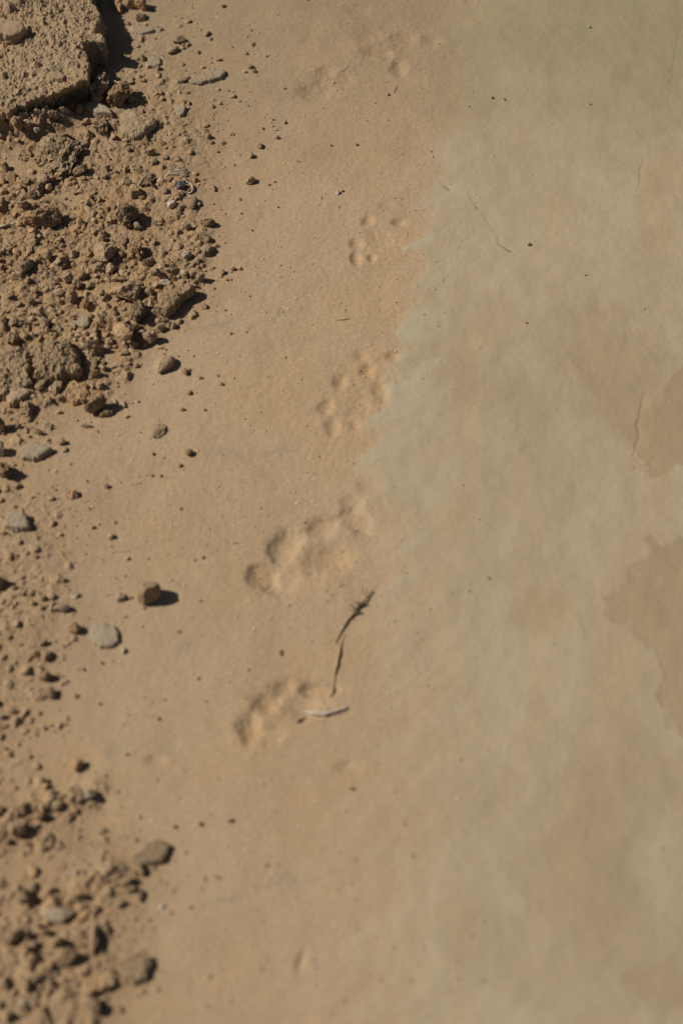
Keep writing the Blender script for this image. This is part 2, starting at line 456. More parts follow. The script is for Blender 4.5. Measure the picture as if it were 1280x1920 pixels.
def stone_material(name, a, c2, var=.18, bump=.5, scale=90, fine=500):
    m, n, b = nodes_of(name)
    L = n.links
    tc = N(n, 'ShaderNodeNewGeometry').outputs['Position']
    oi = N(n, 'ShaderNodeObjectInfo')
    c = mixc(n, ramp(n, noise(n, tc, scale, 5, .62), .36, .64), a, c2)
    c = mixc(n, ramp(n, noise(n, tc, 16, 4), .45, .75, 0, .5), c, DIRT_O)
    gv = N(n, 'ShaderNodeMapRange'); L.new(oi.outputs['Random'], gv.inputs[0])
    gv.inputs[3].default_value = 1 - var; gv.inputs[4].default_value = 1 + var
    sp = ramp(n, noise(n, tc, fine, 2, .6), .3, .7, .84, 1.16)
    mm = N(n, 'ShaderNodeMath'); mm.operation = 'MULTIPLY'
    L.new(gv.outputs[0], mm.inputs[0]); L.new(sp, mm.inputs[1])
    vm = N(n, 'ShaderNodeVectorMath'); vm.operation = 'SCALE'
    L.new(c, vm.inputs[0]); L.new(mm.outputs[0], vm.inputs['Scale'])
    L.new(vm.outputs[0], b.inputs['Base Color'])
    bp = N(n, 'ShaderNodeBump'); bp.inputs['Distance'].default_value = .0012
    bp.inputs['Strength'].default_value = bump
    L.new(noise(n, tc, fine * .8, 4, .65), bp.inputs['Height']); L.new(bp.outputs[0], b.inputs['Normal'])
    return m

M = {
    'clod': stone_material('dry_earth', DIRT, (0.355, 0.255, 0.155), .26),
    'orange': stone_material('rusty_earth', DIRT_O, (0.385, 0.255, 0.14)),
    'grey': stone_material('grey_earth', (0.345, 0.25, 0.158), (0.31, 0.222, 0.138)),
    'slate': stone_material('dusty_slate', (0.345, 0.275, 0.190), (0.315, 0.248, 0.168), .06, .25, 60),
    'block': stone_material('block_earth', (0.285, 0.205, 0.125), (0.31, 0.222, 0.135)),  # earth colour darkened to imitate lens falloff at top left
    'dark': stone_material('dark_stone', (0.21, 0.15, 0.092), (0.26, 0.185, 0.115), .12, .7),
    'blue': stone_material('bluish_stone', (0.10, 0.095, 0.11), (0.17, 0.15, 0.15), .1, .7, 200),
    'pale': stone_material('pale_stone', (0.50, 0.42, 0.31), (0.42, 0.35, 0.25), .12, .3, 120),
    'white': stone_material('pale_quartz', (0.62, 0.55, 0.43), (0.5, 0.44, 0.34), .12, .2, 200),
    'tan': stone_material('tan_pebble', (0.30, 0.19, 0.09), (0.24, 0.155, 0.08), .15, .3, 150),
    'twig': stone_material('dead_bark', (0.13, 0.082, 0.055), (0.17, 0.115, 0.075), .1, .8, 300),
    'straw': stone_material('dry_straw', (0.50, 0.36, 0.17), (0.42, 0.30, 0.15), .1, .2, 200),
    'bone': stone_material('weathered_stalk', (0.56, 0.50, 0.40), (0.46, 0.40, 0.31), .05, .3, 120),
}
for k in ('pale', 'white', 'straw', 'bone', 'blue', 'twig'):
    for nd in M[k].node_tree.nodes:        # no earth patches on these
        if nd.type == 'TEX_NOISE' and abs(nd.inputs['Scale'].default_value - 16) < .1:
            for lk in list(nd.outputs['Fac'].links):
                lk.to_node.inputs[4].default_value = 0.12

# ------------------------------------------------------------------ mesh helpers
def mesh_np(name, verts, quads, mat, smooth=True, tris=False):
    me = bpy.data.meshes.new(name)
    verts = np.asarray(verts, dtype=np.float32)
    quads = np.asarray(quads, dtype=np.int32)
    k = quads.shape[1]
    me.vertices.add(len(verts)); me.vertices.foreach_set('co', verts.ravel())
    me.loops.add(quads.size); me.loops.foreach_set('vertex_index', quads.ravel())
    me.polygons.add(len(quads))
    me.polygons.foreach_set('loop_start', np.arange(0, quads.size, k, dtype=np.int32))
    me.polygons.foreach_set('loop_total', np.full(len(quads), k, dtype=np.int32))
    me.update(calc_edges=True)
    me.polygons.foreach_set('use_smooth', np.full(len(quads), smooth, dtype=bool))
    for x in (mat if isinstance(mat, (list, tuple)) else [mat]): me.materials.append(x)
    return me

def link(name, me, loc=(0, 0, 0), rot=(0, 0, 0), scl=(1, 1, 1), parent=None):
    o = bpy.data.objects.new(name, me)
    sc.collection.objects.link(o)
    o.location = loc; o.rotation_euler = rot; o.scale = scl
    if parent: o.parent = parent
    return o

def tag(o, label, cat, group=None):
    o['label'] = label; o['category'] = cat
    if group: o['group'] = group
    return o

# ground sheet
nx, ny = len(GX), len(GY)
gv_ = np.stack([PX, PY, Z], -1).reshape(-1, 3)
ii = (np.arange(ny - 1)[:, None] * nx + np.arange(nx - 1)[None, :]).ravel()
gq = np.stack([ii, ii + 1, ii + nx + 1, ii + nx], 1)
gme = mesh_np('ground', gv_, gq, ground_material())
warm = np.zeros_like(U)
for (cu, cv, ru, rv, dep, ang) in PRINTS:
    d = ((U - cu) / ru / 1.5) ** 2 + ((V - cv) / rv / 1.5) ** 2
    warm = np.maximum(warm, np.exp(-d * 1.6) * (min(1, dep / 5) * .34))
warm = np.clip(warm * (1 + warp * .6), 0, 1)
dirt = sst(-90, 40, np.interp(V, RV, RX) - U + warp * 50 + warp2 * 30) * (.55 + .45 * sst(0, .5, RUB)) * np.interp(V, [700, 900, 1400, 1600], [1, .6, .6, .85])
far_falloff = sst(420, -60, V + warp * 120)  # mask for the lens falloff painted into the distant ground colour
for nm, arr in (('silt', SILT), ('smear', SMR), ('dirt', dirt), ('far', far_falloff), ('mud', MUD), ('rubble', np.clip(RUB * 1.3, 0, 1)), ('stain', ST_), ('warm', warm)):
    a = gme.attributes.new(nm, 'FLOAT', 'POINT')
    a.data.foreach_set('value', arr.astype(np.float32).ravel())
g = link('ground', gme)
g['kind'] = 'structure'

import bmesh
ICO = {}
def ico(sub):
    if sub not in ICO:
        bm = bmesh.new()
        bmesh.ops.create_icosphere(bm, subdivisions=sub, radius=1)
        v = np.array([x.co[:] for x in bm.verts]); f = np.array([[w.index for w in p.verts] for p in bm.faces])
        bm.free(); ICO[sub] = (v / np.linalg.norm(v, axis=1)[:, None], f)
    return ICO[sub]

def rock_shape(sub, seed, rough=.5, planes=9, dmin=.5):
    """unit rock: chopped by planes, then weathered"""
    D, F = ico(sub)
    r = np.random.RandomState(seed)
    R = np.ones(len(D))
    for _ in range(planes):
        n = r.randn(3); n[2] *= .8; n /= np.linalg.norm(n)
        d = r.uniform(dmin, .88)
        c = D @ n
        R = np.minimum(R, np.where(c > .05, d / np.maximum(c, .05), 9))
    P = D * R[:, None]
    o = seed % 91
    if sub >= 3:
        k = fbm3(P + o, 1.9, 3, 1, .5) * .20 * rough - np.abs(fbm3(P + o, 3.6, 2, 5, .5)) * .14 * rough + .03
        P = P * (1 + k)[:, None]
        def vec(f, oc, sd, g=.55):
            return np.stack([fbm3(P + o + q, f, oc, sd + 7 * q, g) for q in (0, 3, 6)], 1)
        P = P + vec(3.0, 2, 11) * .12 * rough
        if sub >= 4: P = P + vec(7.5, 3, 12) * .055 * rough
        if sub >= 5: P = P + vec(18, 3, 13, .6) * .024 * rough
    else:
        P = P * (1 + r.uniform(-.12, .12, len(D)) * rough)[:, None]
    lo, hi = P.min(0), P.max(0)
    P = (P - (lo + hi) / 2) / ((hi - lo) / 2)
    return P, F

HERO = []       # footprints kept clear of small crumbs
def clod(kind, u, v, w, h, hf, rot, mat, label, cat, seed=None, rough=.7, sub=4, sink=.30, zb=None, planes=9, tilt=(0, 0)):
    """an irregular lump: w x h photo pixels, hf = height / width"""
    seed = seed or int(u * 7 + v * 13)
    s, ca, sa = scale_at(u, v)
    W = w * s
    Hh = W * hf * (1.0 if v < 1400 else 1.05)
    Ln = max((h * s - Hh * .45 * sa) / ca, W * .35)
    P, F = rock_shape(sub, seed, rough, planes)
    P = P * np.array([W / 2, Ln / 2, Hh / 2 / (1 - sink) * 1.05])
    me = mesh_np(kind, P, F, M[mat], False)
    x, y = at(u, v, Hh * .4)
    for _ in range(3):
        z = zat(x, y) if zb is None else zb
        x, y = at(u, v, z + Hh * .4)
    o = link(kind, me, (x, y, z + Hh * .5 - Hh * sink * .5), (math.radians(tilt[0]), math.radians(tilt[1]), math.radians(rot)))
    HERO.append((u, v, w * .42, h * .42))
    tag(o, label, cat)
    return o

def in_poly_center(P):
    return sum(p[0] for p in P) / len(P), sum(p[1] for p in P) / len(P)

def plate(kind, pts, hmm, mat, label, cat, jag=1.0, zb=None, na=160, nr=26, topn=.6, tilt=(0, 0), embed=.004, ctr=None, under=None, seed=1, dome=0.0, tagit=True):
    """a flat stone or crust plate: outline given on the plane of its own top, real thickness"""
    h = hmm * .001
    cu, cv = ctr or in_poly_center(pts)
    x0, y0 = at(cu, cv)
    zg = zat(x0, y0) if zb is None else zb
    G = [at(p[0], p[1], zg + h) for p in pts]
    c = at(cu, cv, zg + h)
    # resample outline by angle
    th = np.linspace(0, 2 * np.pi, na, endpoint=False)
    A = np.array(G) - np.array(c)
    ray = np.full(na, 1e9)
    B = np.roll(A, -1, 0)
    ct, s_ = np.cos(th), np.sin(th)
    for (ax, ay), (bx, by) in zip(A, B):
        ex, ey = bx - ax, by - ay
        den = ct * ey - s_ * ex
        den = np.where(abs(den) < 1e-9, 1e-9, den)
        t = (ax * ey - ay * ex) / den
        q = (ax * s_ - ay * ct) / den
        ok = (t > 0) & (q >= -.001) & (q <= 1.001)
        ray = np.where(ok, np.minimum(ray, t), ray)
    ray = np.where(ray > 1e8, np.median(ray), ray)
    for _ in range(1):
        ray = (np.roll(ray, 1) + 2 * ray + np.roll(ray, -1)) / 4
    bxx, byy = ct * ray, s_ * ray
    jn = fbm2(bxx + seed, byy - seed, 90, 4, seed, .65) * (.0016 if kind == 'flat_stone' else .0028) * jag + fbm2(bxx + seed, byy, 300, 3, seed + 4, .7) * .0005 * jag
    ray = ray + jn
    if kind == 'mud_block': ray = ray + fbm2(bxx, byy, 26, 4, 7, .6) * .0075
    V_, tops = [], []
    rho = 1 - (1 - np.linspace(0, 1, nr)) ** 1.25
    for k in rho[1:]:
        V_.append(np.stack([ct * ray * k, s_ * ray * k, np.full(na, h)], 1))
    bev = min(.0022, h * .25)
    nt_ = len(V_)
    T = np.concatenate(V_)
    wx, wy = T[:, 0] + c[0], T[:, 1] + c[1]
    edge = np.concatenate([np.full(na, k) for k in rho[1:]])
    dist = (1 - edge) * np.tile(ray, nt_)
    tz = (fbm2(wx, wy, 45, 4, 81 + seed, .55) * .0012 + fbm2(wx, wy, 190, 3, 91, .6) * .0006) * topn + tilt[0] * T[:, 0] + tilt[1] * T[:, 1]
    tz += dome * h * (1 - edge ** 2) - dome * h * .5
    tz -= bev * np.exp(-dist / (bev * .8))
    T[:, 2] += np.maximum(tz, -h * .8)
    sides = []
    ns = 7 if hmm < 20 else 16
    last = T[-na:]
    for k in range(1, ns + 1):
        t = k / ns
        off = (fbm2(bxx * 1.0, byy + t * h * 1.5, 170, 3, 33 + seed) * .0016 * jag * min(1, hmm / 12) + .0016 * math.sin(t * 2.2)) * min(1, t * 2.5)
        if hmm >= 20:
            off = fbm2(bxx * 1.0, byy + t * h * 1.3, 60, 4, 33, .6) * .007
            off += fbm2(bxx - t * h * .8, byy, 190, 3, 37, .6) * .002
            off *= min(1, t * 4)
        if under is not None: off = off - under(bxx + c[0], byy + c[1]) * math.sin(min(1, t * 1.1) * math.pi * .62) 
        zz = last[:, 2] * (1 - t) + (-embed) * t
        rr_ = ray + off
        sides.append(np.stack([ct * rr_, s_ * rr_, zz], 1))
    VV = np.concatenate([np.array([[0, 0, T[:na, 2].mean()]]), T] + sides)
    rings = nt_ + ns
    fq = []
    a0 = np.arange(na); a1 = (a0 + 1) % na
    for r_ in range(rings - 1):
        b0 = 1 + r_ * na
        fq.append(np.stack([b0 + a0, b0 + na + a0, b0 + na + a1, b0 + a1], 1))
    fq = np.concatenate(fq)
    tri = np.stack([np.zeros(na, int), 1 + a0, 1 + a1], 1)
    allf = np.concatenate([np.stack([fq[:, 0], fq[:, 1], fq[:, 2]], 1), np.stack([fq[:, 0], fq[:, 2], fq[:, 3]], 1), tri])
    me = mesh_np(kind, VV, allf, M[mat], True)
    o = link(kind, me, (c[0], c[1], zg))
    us = [p[0] for p in pts]; vs = [p[1] for p in pts]
    HERO.append(((min(us) + max(us)) / 2, (min(vs) + max(vs)) / 2, (max(us) - min(us)) * .42, (max(vs) - min(vs)) * .42))
    if tagit: tag(o, label, cat)
    return o

def root_empty(kind, u, v, label, cat):
    x, y = at(u, v)
    o = link(kind, None, (x, y, zat(x, y)))
    return tag(o, label, cat)

def tube(kind, paths, mat, label, cat, lift=.0012, parent=None, seed=0):
    """sticks and stalks: each path is a list of (u, v, radius mm, z mm)"""
    VV, FF = [], []
    ns = 8
    ox_, oy_ = at(paths[0][0][0], paths[0][0][1])
    oz = zat(ox_, oy_)
    for path in paths:
        P = []
        for (u, v, r, z) in path:
            x, y = at(u, v, z * .001)
            r *= .8
            P.append((x - ox_, y - oy_, zat(x, y) - oz + z * .0008 + r * .0008, r * .001))
        P = np.array(P)
        # resample smoothly
        n = max(3, (len(P) - 1) * 5 + 1)
        t = np.linspace(0, len(P) - 1, n)
        Q = np.stack([np.interp(t, np.arange(len(P)), P[:, k]) for k in range(4)], 1)
        for _ in range(2):
            Q[1:-1, :3] = (Q[:-2, :3] + 2 * Q[1:-1, :3] + Q[2:, :3]) / 4
        rr_ = np.random.RandomState(seed + n)
        Q[1:-1, :3] += rr_.randn(n - 2, 3) * Q[1:-1, 3:4] * .18
        base = len(VV)
        for i in range(n):
            d = Q[min(i + 1, n - 1), :3] - Q[max(i - 1, 0), :3]
            d = d / (np.linalg.norm(d) + 1e-9)
            a = np.cross(d, [0, 0, 1.0]); a = a / (np.linalg.norm(a) + 1e-9)
            b = np.cross(a, d)
            r = Q[i, 3] * (1 + rr_.uniform(-.15, .15)) * (.5 if i in (0, n - 1) else 1)
            for k in range(ns):
                q = 2 * math.pi * k / ns
                VV.append(Q[i, :3] + r * (math.cos(q) * a + math.sin(q) * b))
        for i in range(n - 1):
            for k in range(ns):
                k2 = (k + 1) % ns
                p0, p1, p2, p3 = base + i * ns + k, base + i * ns + k2, base + (i + 1) * ns + k2, base + (i + 1) * ns + k
                FF += [(p0, p1, p2), (p0, p2, p3)]
        for k in range(1, ns - 1):
            FF.append((base, base + k + 1, base + k))
            e = base + (n - 1) * ns
            FF.append((e, e + k, e + k + 1))
    me = mesh_np(kind, np.array(VV), np.array(FF), M[mat], True)
    if parent:
        return link(kind, me, (ox_ - parent.location.x, oy_ - parent.location.y, oz - parent.location.z), parent=parent)
    o = link(kind, me, (ox_, oy_, oz))
    tag(o, label, cat)
    return o

# ------------------------------------------------------------------ the broken mud block at top left
BT = 0.048
cgx, cgy = at(130, 165, BT)
def undercut(x, y):
    u, v = at(104, 170, BT), at(166, 152, BT)
    m = (u[0] + v[0]) / 2; my = (u[1] + v[1]) / 2
    front = np.exp(-((x - m) / .035) ** 2) * np.exp(-((y - my) / .03) ** 2)
    return .022 * front
block = plate('mud_block', [(172, -10), (176, 6), (187, 24), (180, 33), (187, 46), (178, 58), (192, 66), (194, 78), (178, 74), (168, 76), (158, 84), (160, 98), (163, 118), (163, 130), (168, 140), (167, 150),
               (150, 153), (134, 157), (118, 164), (100, 172), (82, 178), (60, 190), (38, 198), (18, 205), (-10, 214), (-80, 225), (-170, 200), (-200, 100), (-190, -60), (-120, -160), (0, -190), (100, -170), (165, -110), (168, -50)],
              BT * 1000, 'block', 'big raised block of dried mud with a sheer dark-shadowed edge at top left', 'mud block', jag=1.0, zb=0.0, na=1100, nr=190, topn=1.6, ctr=(20, 20), embed=.006, under=undercut, seed=3, dome=0)
# pit and crumble its top
me = block.data
co = np.empty(len(me.vertices) * 3, dtype=np.float32); me.vertices.foreach_get('co', co); co = co.reshape(-1, 3)
bx_, by_ = co[:, 0] + block.location.x, co[:, 1] + block.location.y
k = sst(.02, .036, co[:, 2])
bump = fbm2(bx_, by_, 35, 5, 13, .62) * .0028 - np.abs(fbm2(bx_, by_, 70, 4, 15, .62)) * .0028 - sst(.5, .9, fbm2(bx_, by_, 60, 3, 77)) * .005
co[:, 2] += k * bump
# tiny chips standing on the top
rr = np.random.RandomState(5)
cand = np.where(co[:, 2] > .03)[0]
for q in range(420):
    i = rr.choice(cand)
    R = min(.006, .0014 * (1 - rr.rand()) ** -.5)
    d = np.hypot(co[:, 0] - co[i, 0], (co[:, 1] - co[i, 1]) * rr.uniform(.8, 1.5)) / R
    m_ = d < 1
    co[m_, 2] += (k[m_] * (1 - d[m_] ** 3) ** .5 * R * rr.uniform(.3, .8)).astype(np.float32)
# leave the left front flank sagging into the rubble
u_, v_ = uv_of(bx_, by_)
me.vertices.foreach_set('co', co.ravel()); me.update()
BTOP = BT

plate('flat_stone', [(-16, 36), (8, 34), (34, 38), (44, 41), (46, 52), (34, 60), (22, 64), (6, 61), (-14, 57)], 16, 'grey',
      'thick grey stone lying on top of the mud block at the left edge', 'stone', zb=BTOP, seed=5, jag=1.2, tilt=(-.05, .05))
plate('flat_stone', [(96, 134), (108, 132), (122, 140), (118, 146), (98, 146)], 5, 'grey', 'small grey chip half sunk in the front rim of the mud block', 'stone', zb=BTOP - .002, seed=6, na=60, nr=10)

C = clod
# --- around the block
C('earth_clod', 187, 167, 40, 62, 1.0, 8, 'grey', 'tall cracked clod standing at the front corner of the mud block', 'clod', sub=5, rough=1.1, seed=11)
C('earth_clod', 226, 178, 46, 50, .75, -25, 'orange', 'rusty brown clod with a pale stick on it, right of the tall cracked clod', 'clod', sub=5, rough=.9, seed=23)
tube('stick', [[(214, 150, 1.0, 24), (226, 156, 1.2, 27), (241, 163, 1.0, 28), (244, 164, .8, 27)]], 'bone', 'short pale split stick lying over the rusty clod beside the block', 'stick')
plate('flat_stone', [(158, 196), (172, 189), (188, 192), (204, 202), (212, 213), (198, 209), (180, 208)], 7, 'slate', 'smooth grey-brown flat stone at the foot of the tall cracked clod', 'stone', seed=8, tilt=(.1, .1))
C('earth_clod', 222, 12, 18, 26, .9, 30, 'orange', 'rusty clod leaning out of the block shadow at the top edge', 'clod', sub=4, rough=1)
C('earth_clod', 242, 6, 22, 24, .9, 70, 'orange', 'rusty broken clod at the top edge, second right from the block shadow', 'clod', rough=1)
C('earth_clod', 263, 8, 26, 22, .8, 10, 'orange', 'rusty clod at the top edge, rightmost of those beside the block', 'clod', rough=1)
C('earth_clod', 262, 31, 26, 18, .45, 50, 'clod', 'low folded brown clod just below the rusty clods at the top edge', 'clod', rough=.9)
plate('flat_stone', [(245, 47), (262, 48), (290, 52), (287, 57), (264, 62), (248, 58)], 4, 'slate', 'thin pointed grey stone lying beside the bulge of the block shadow', 'stone', seed=9, na=80, nr=12)
C('stone', 336, 75, 26, 15, .4, 20, 'grey', 'grey-brown stone with dark rim above the square stone pair', 'stone', rough=.6)
C('stone', 324, 94, 26, 13, .35, 28, 'clod', 'flat brown stone just below the dark-rimmed grey-brown stone', 'stone', rough=.6)
plate('flat_stone', [(274, 117), (282, 105), (298, 104), (303, 108), (301, 117), (293, 122), (277, 123)], 5, 'slate', 'pale grey six-sided flat stone right of the block shadow', 'stone', seed=10, na=90, nr=14)
C('earth_clod', 297, 128, 12, 10, .7, 0, 'dark', 'small dark clod touching the six-sided flat stone', 'clod', sub=3)
plate('flat_stone', [(352, 150), (364, 140), (392, 134), (410, 129), (421, 128), (424, 134), (414, 143), (400, 147), (375, 154), (362, 155)], 6.5, 'slate', 'longest flat grey stone, lying slantwise on the sand near the top', 'stone', seed=12, na=150, nr=18)
C('earth_clod', 347, 149, 26, 10, .3, 25, 'grey', 'low dark-edged clod touching the left tip of the longest flat stone', 'clod', rough=.8)
plate('flat_stone', [(326, 210), (330, 196), (340, 193), (349, 200), (345, 211), (336, 215)], 5, 'slate', 'small square grey flat stone beside a white chip', 'stone', seed=13, na=70, nr=12)
C('pebble', 353, 202, 5, 4, .5, 0, 'white', 'white chip beside the small square flat stone', 'pebble', sub=3)
C('pebble', 336, 173, 6, 6, .7, 0, 'white', 'round white pebble above the small square flat stone', 'pebble', sub=3)
C('pebble', 346, 191, 8, 7, .7, 0, 'tan', 'tan pebble resting at the top of the small square flat stone', 'pebble', sub=3)
C('pebble', 410, 111, 12, 7, .4, 0, 'clod', 'flat brown pebble just above the longest flat stone', 'pebble', sub=3)
C('pebble', 373, 98, 7, 7, .7, 0, 'dark', 'dark pebble on sand left of the flat brown pebble', 'pebble', sub=3)
C('pebble', 395, 73, 5, 6, .8, 0, 'dark', 'tiny dark pebble on sand above the flat brown pebble', 'pebble', sub=3)
C('earth_clod', 418, 10, 9, 7, .6, 40, 'clod', 'small brown clod near the top edge, alone on the sand', 'clod', sub=3)
C('earth_clod', 470, 125, 12, 10, .6, 45, 'dark', 'dark crumb leaning among crumbs right of the longest flat stone', 'clod', sub=3)
C('earth_clod', 477, 133, 8, 8, .6, 45, 'dark', 'small dark crumb below the leaning dark crumb right of the longest flat stone', 'clod', sub=3)
plate('crust_plate', [(222, 226), (232, 208), (250, 205), (272, 214), (290, 219), (288, 230), (272, 244), (256, 253), (236, 252), (224, 242)], 11, 'grey', 'wide rounded grey crust plate with a dark lower right edge, below the tall cracked clod', 'crust plate', seed=14, jag=.9, topn=1.5, na=220, nr=30, dome=.3)
# row of chunks below the block
for i, (u, v, w, h, hf, rt, mt, lb) in enumerate([
        (8, 222, 18, 20, .6, 0, 'clod', 'brown chunk at the left edge just below the mud block'),
        (30, 228, 22, 24, .8, 20, 'clod', 'dark-sided chunk second from the left edge under the mud block'),
        (17, 236, 10, 12, .9, 0, 'grey', 'small pale chunk in front of the dark-sided chunk under the mud block'),
        (52, 232, 26, 16, .5, -10, 'grey', 'flat grey chunk third from the left edge under the mud block'),
        (70, 243, 14, 8, .6, 0, 'pale', 'little pale chip below the row of chunks under the mud block'),
        (76, 228, 20, 14, .6, 30, 'clod', 'brown chunk in the middle of the row under the mud block'),
        (46, 213, 24, 14, .7, -8, 'clod', 'upper left chunk wedged against the mud block front'),
        (84, 208, 30, 12, .6, -10, 'grey', 'long grey chunk wedged against the mud block front'),
        (100, 216, 22, 14, .7, 5, 'clod', 'brown chunk hanging over the dark hollow below the mud block'),
        (120, 208, 24, 10, .7, 10, 'clod', 'narrow chunk at the right end of the row under the mud block'),
        (150, 205, 16, 16, .8, 0, 'clod', 'round crumbly clod left of the smooth flat stone by the block'),
        (135, 200, 14, 14, .9, 0, 'orange', 'rusty crumb in the dark gap under the mud block'),
        (75, 195, 24, 20, 1.1, 10, 'orange', 'rusty lump stuck to the sagging front of the mud block'),
        (92, 190, 16, 22, 1.2, 0, 'clod', 'brown lump at the left end of the dark gap in the mud block')]):
    C('earth_clod', u, v, w, h, hf, rt, mt, lb, 'clod', rough=.9)
# --- rubble below
C('earth_clod', 191, 238, 30, 38, .8, 10, 'clod', 'rough brown clod full of pits left of the wide rounded crust plate', 'clod', sub=5, rough=1.3)
C('earth_clod', 218, 234, 18, 20, .8, 0, 'clod', 'smaller clod wedged between the pitted clod and the wide crust plate', 'clod')
C('earth_clod', 163, 227, 14, 10, .7, 0, 'clod', 'small clod on the bare sand patch left of the pitted clod', 'clod')
C('earth_clod', 168, 253, 18, 18, .8, 0, 'clod', 'dark-sided clod below left of the pitted clod', 'clod')
C('earth_clod', 212, 255, 20, 10, .5, -60, 'clod', 'narrow clod below the wide rounded crust plate', 'clod')
C('earth_clod', 285, 243, 11, 10, .7, 0, 'clod', 'small clod at the lower right of the wide rounded crust plate', 'clod')
C('earth_clod', 107, 290, 86, 88, .40, -15, 'clod', 'biggest crumbling clod in the rubble, with a curved black shadow on its right', 'clod', sub=6, rough=1.15, seed=404, sink=.25)
C('earth_clod', 150, 319, 32, 20, .6, 25, 'clod', 'clod touching the lower right of the biggest crumbling clod', 'clod')
C('earth_clod', 45, 291, 30, 22, .35, 20, 'grey', 'shell-like rough clod left of the biggest crumbling clod', 'clod', rough=1)
C('earth_clod', 12, 313, 14, 18, .9, 0, 'dark', 'dark round clod near the left edge beside bare sand', 'clod')
C('flat_stone', 20, 333, 20, 26, .2, 0, 'tan', 'flat tan stone below the dark round clod at the left edge', 'stone', rough=.3)
C('earth_clod', 82, 337, 26, 18, .6, -10, 'clod', 'clod in the heap below the biggest crumbling clod', 'clod')
C('earth_clod', 74, 352, 20, 18, .8, 30, 'clod', 'dark-sided clod in the middle of the heap below the biggest clod', 'clod')
C('earth_clod', 62, 365, 18, 16, .8, 0, 'clod', 'lower clod of the heap below the biggest clod', 'clod')
C('earth_clod', 92, 350, 14, 14, .7, 0, 'clod', 'right-hand clod of the heap below the biggest clod', 'clod')
C('earth_clod', 38, 352, 20, 14, .6, 0, 'clod', 'left-hand clod of the heap below the biggest clod', 'clod')
C('earth_clod', 6, 360, 16, 14, .7, 0, 'clod', 'clod cut by the left edge, level with the heap', 'clod')
C('earth_clod', 45, 382, 24, 16, .6, 20, 'clod', 'clod at the bottom left foot of the heap', 'clod')
C('earth_clod', 63, 385, 12, 10, .7, 20, 'clod', 'small clod at the bottom right foot of the heap', 'clod')
C('earth_clod', 82, 410, 76, 38, .42, 22, 'orange', 'long rusty clod pointing up right with a pointed shadow, near the left edge', 'clod', sub=5, rough=1.0, seed=77)
C('earth_clod', 238, 398, 36, 44, .78, -20, 'clod', 'tall hollow clod casting the square black shadow in mid rubble', 'clod', sub=5, rough=1.2, seed=91)
C('stone', 258, 424, 20, 16, .7, 0, 'slate', 'small grey pyramid stone under the square black shadow', 'stone', rough=.4, planes=6)
C('earth_clod', 276, 338, 24, 30, .5, -35, 'grey', 'grey clod with a dark stick across it, upper mid rubble', 'clod', rough=1)
tube('stick', [[(266, 328, 1.6, 6), (274, 336, 1.8, 9), (284, 346, 1.8, 9), (291, 352, 1.6, 5)]], 'twig', 'short dark broken stick lying over the grey clod', 'stick')
C('earth_clod', 242, 343, 14, 9, .6, 45, 'clod', 'small oblong clod left of the dark broken stick', 'clod', sub=3)
C('earth_clod', 283, 285, 16, 8, .6, 35, 'clod', 'small slanting clod above the dark broken stick', 'clod', sub=3)
C('earth_clod', 242, 280, 10, 9, .8, 10, 'dark', 'small dark clod below the wide rounded crust plate', 'clod', sub=3)
C('stone', 310, 358, 10, 12, .6, 0, 'dark', 'little dark triangular stone left of the bluish stone', 'stone', sub=3)
C('stone', 339, 348, 17, 17, .7, 0, 'blue', 'round bluish-black stone with a pale curled husk beside it', 'stone', rough=.6)
tube('curled_husk', [[(346, 343, 1.0, 1), (354, 345, 1.6, 3), (361, 350, 1.8, 3), (362, 358, 1.8, 2), (357, 363, 1.4, 1), (349, 362, 1.0, 0)], [(344, 361, .8, 0), (352, 366, .9, 1), (360, 372, .7, 0)]], 'bone', 'pale curled husk right of the round bluish stone', 'husk')
tube('dry_root', [[(310, 334, .9, 0), (320, 326, 1.3, 3), (330, 322, 1.5, 4), (340, 322, 1.3, 3), (348, 318, .8, 1)], [(318, 330, .8, 1), (330, 328, 1.3, 3), (342, 326, 1.2, 3), (352, 322, 1.0, 2), (358, 325, .8, 0)],
                  [(326, 324, .8, 4), (333, 316, .7, 3), (346, 315, .5, 0)], [(322, 328, .8, 3), (316, 322, .6, 2), (326, 317, .5, 1)]], 'bone', 'tangle of pale dry root fibres above the bluish stone', 'root')
C('earth_clod', 320, 337, 12, 9, .7, 30, 'dark', 'dark clod under the left end of the dry root fibres', 'clod', sub=3)
C('stone', 322, 382, 19, 15, .45, 0, 'pale', 'pale wedge-shaped stone below the round bluish stone', 'stone', rough=.4, planes=7)
C('stone', 363, 380, 15, 24, .5, -12, 'dark', 'dark leaf-shaped stone standing below the curled husk', 'stone', rough=.5)
C('stone', 340, 386, 20, 6, .3, 0, 'clod', 'narrow flat stone between the pale wedge stone and the dark leaf-shaped stone', 'stone', rough=.5)
C('stone', 399, 352, 10, 16, .6, 20, 'grey', 'upright grey stone on the sand right of the curled husk', 'stone', rough=.7)
C('stone', 469, 337, 20, 16, .6, 20, 'grey', 'grey stone with dark right side, alone on the sand at the rubble edge', 'stone', rough=.8)
C('stone', 486, 273, 12, 12, .6, 20, 'clod', 'brown stone, upper of the pair on the sand right of the rubble', 'stone', rough=.6)
C('stone', 470, 291, 12, 11, .7, 0, 'clod', 'brown stone, lower of the pair on the sand right of the rubble', 'stone', rough=.6)
C('stone', 520, 258, 9, 6, .7, 30, 'dark', 'small dark stone with a pale flake above it, right of the stone pair', 'stone', sub=3)
C('pebble', 517, 243, 9, 4, .2, 15, 'pale', 'pale thin flake on the sand right of the stone pair', 'flake', sub=3)
C('earth_clod', 391, 255, 12, 10, .7, 10, 'dark', 'dark clod alone at the upper rubble edge', 'clod', sub=3)
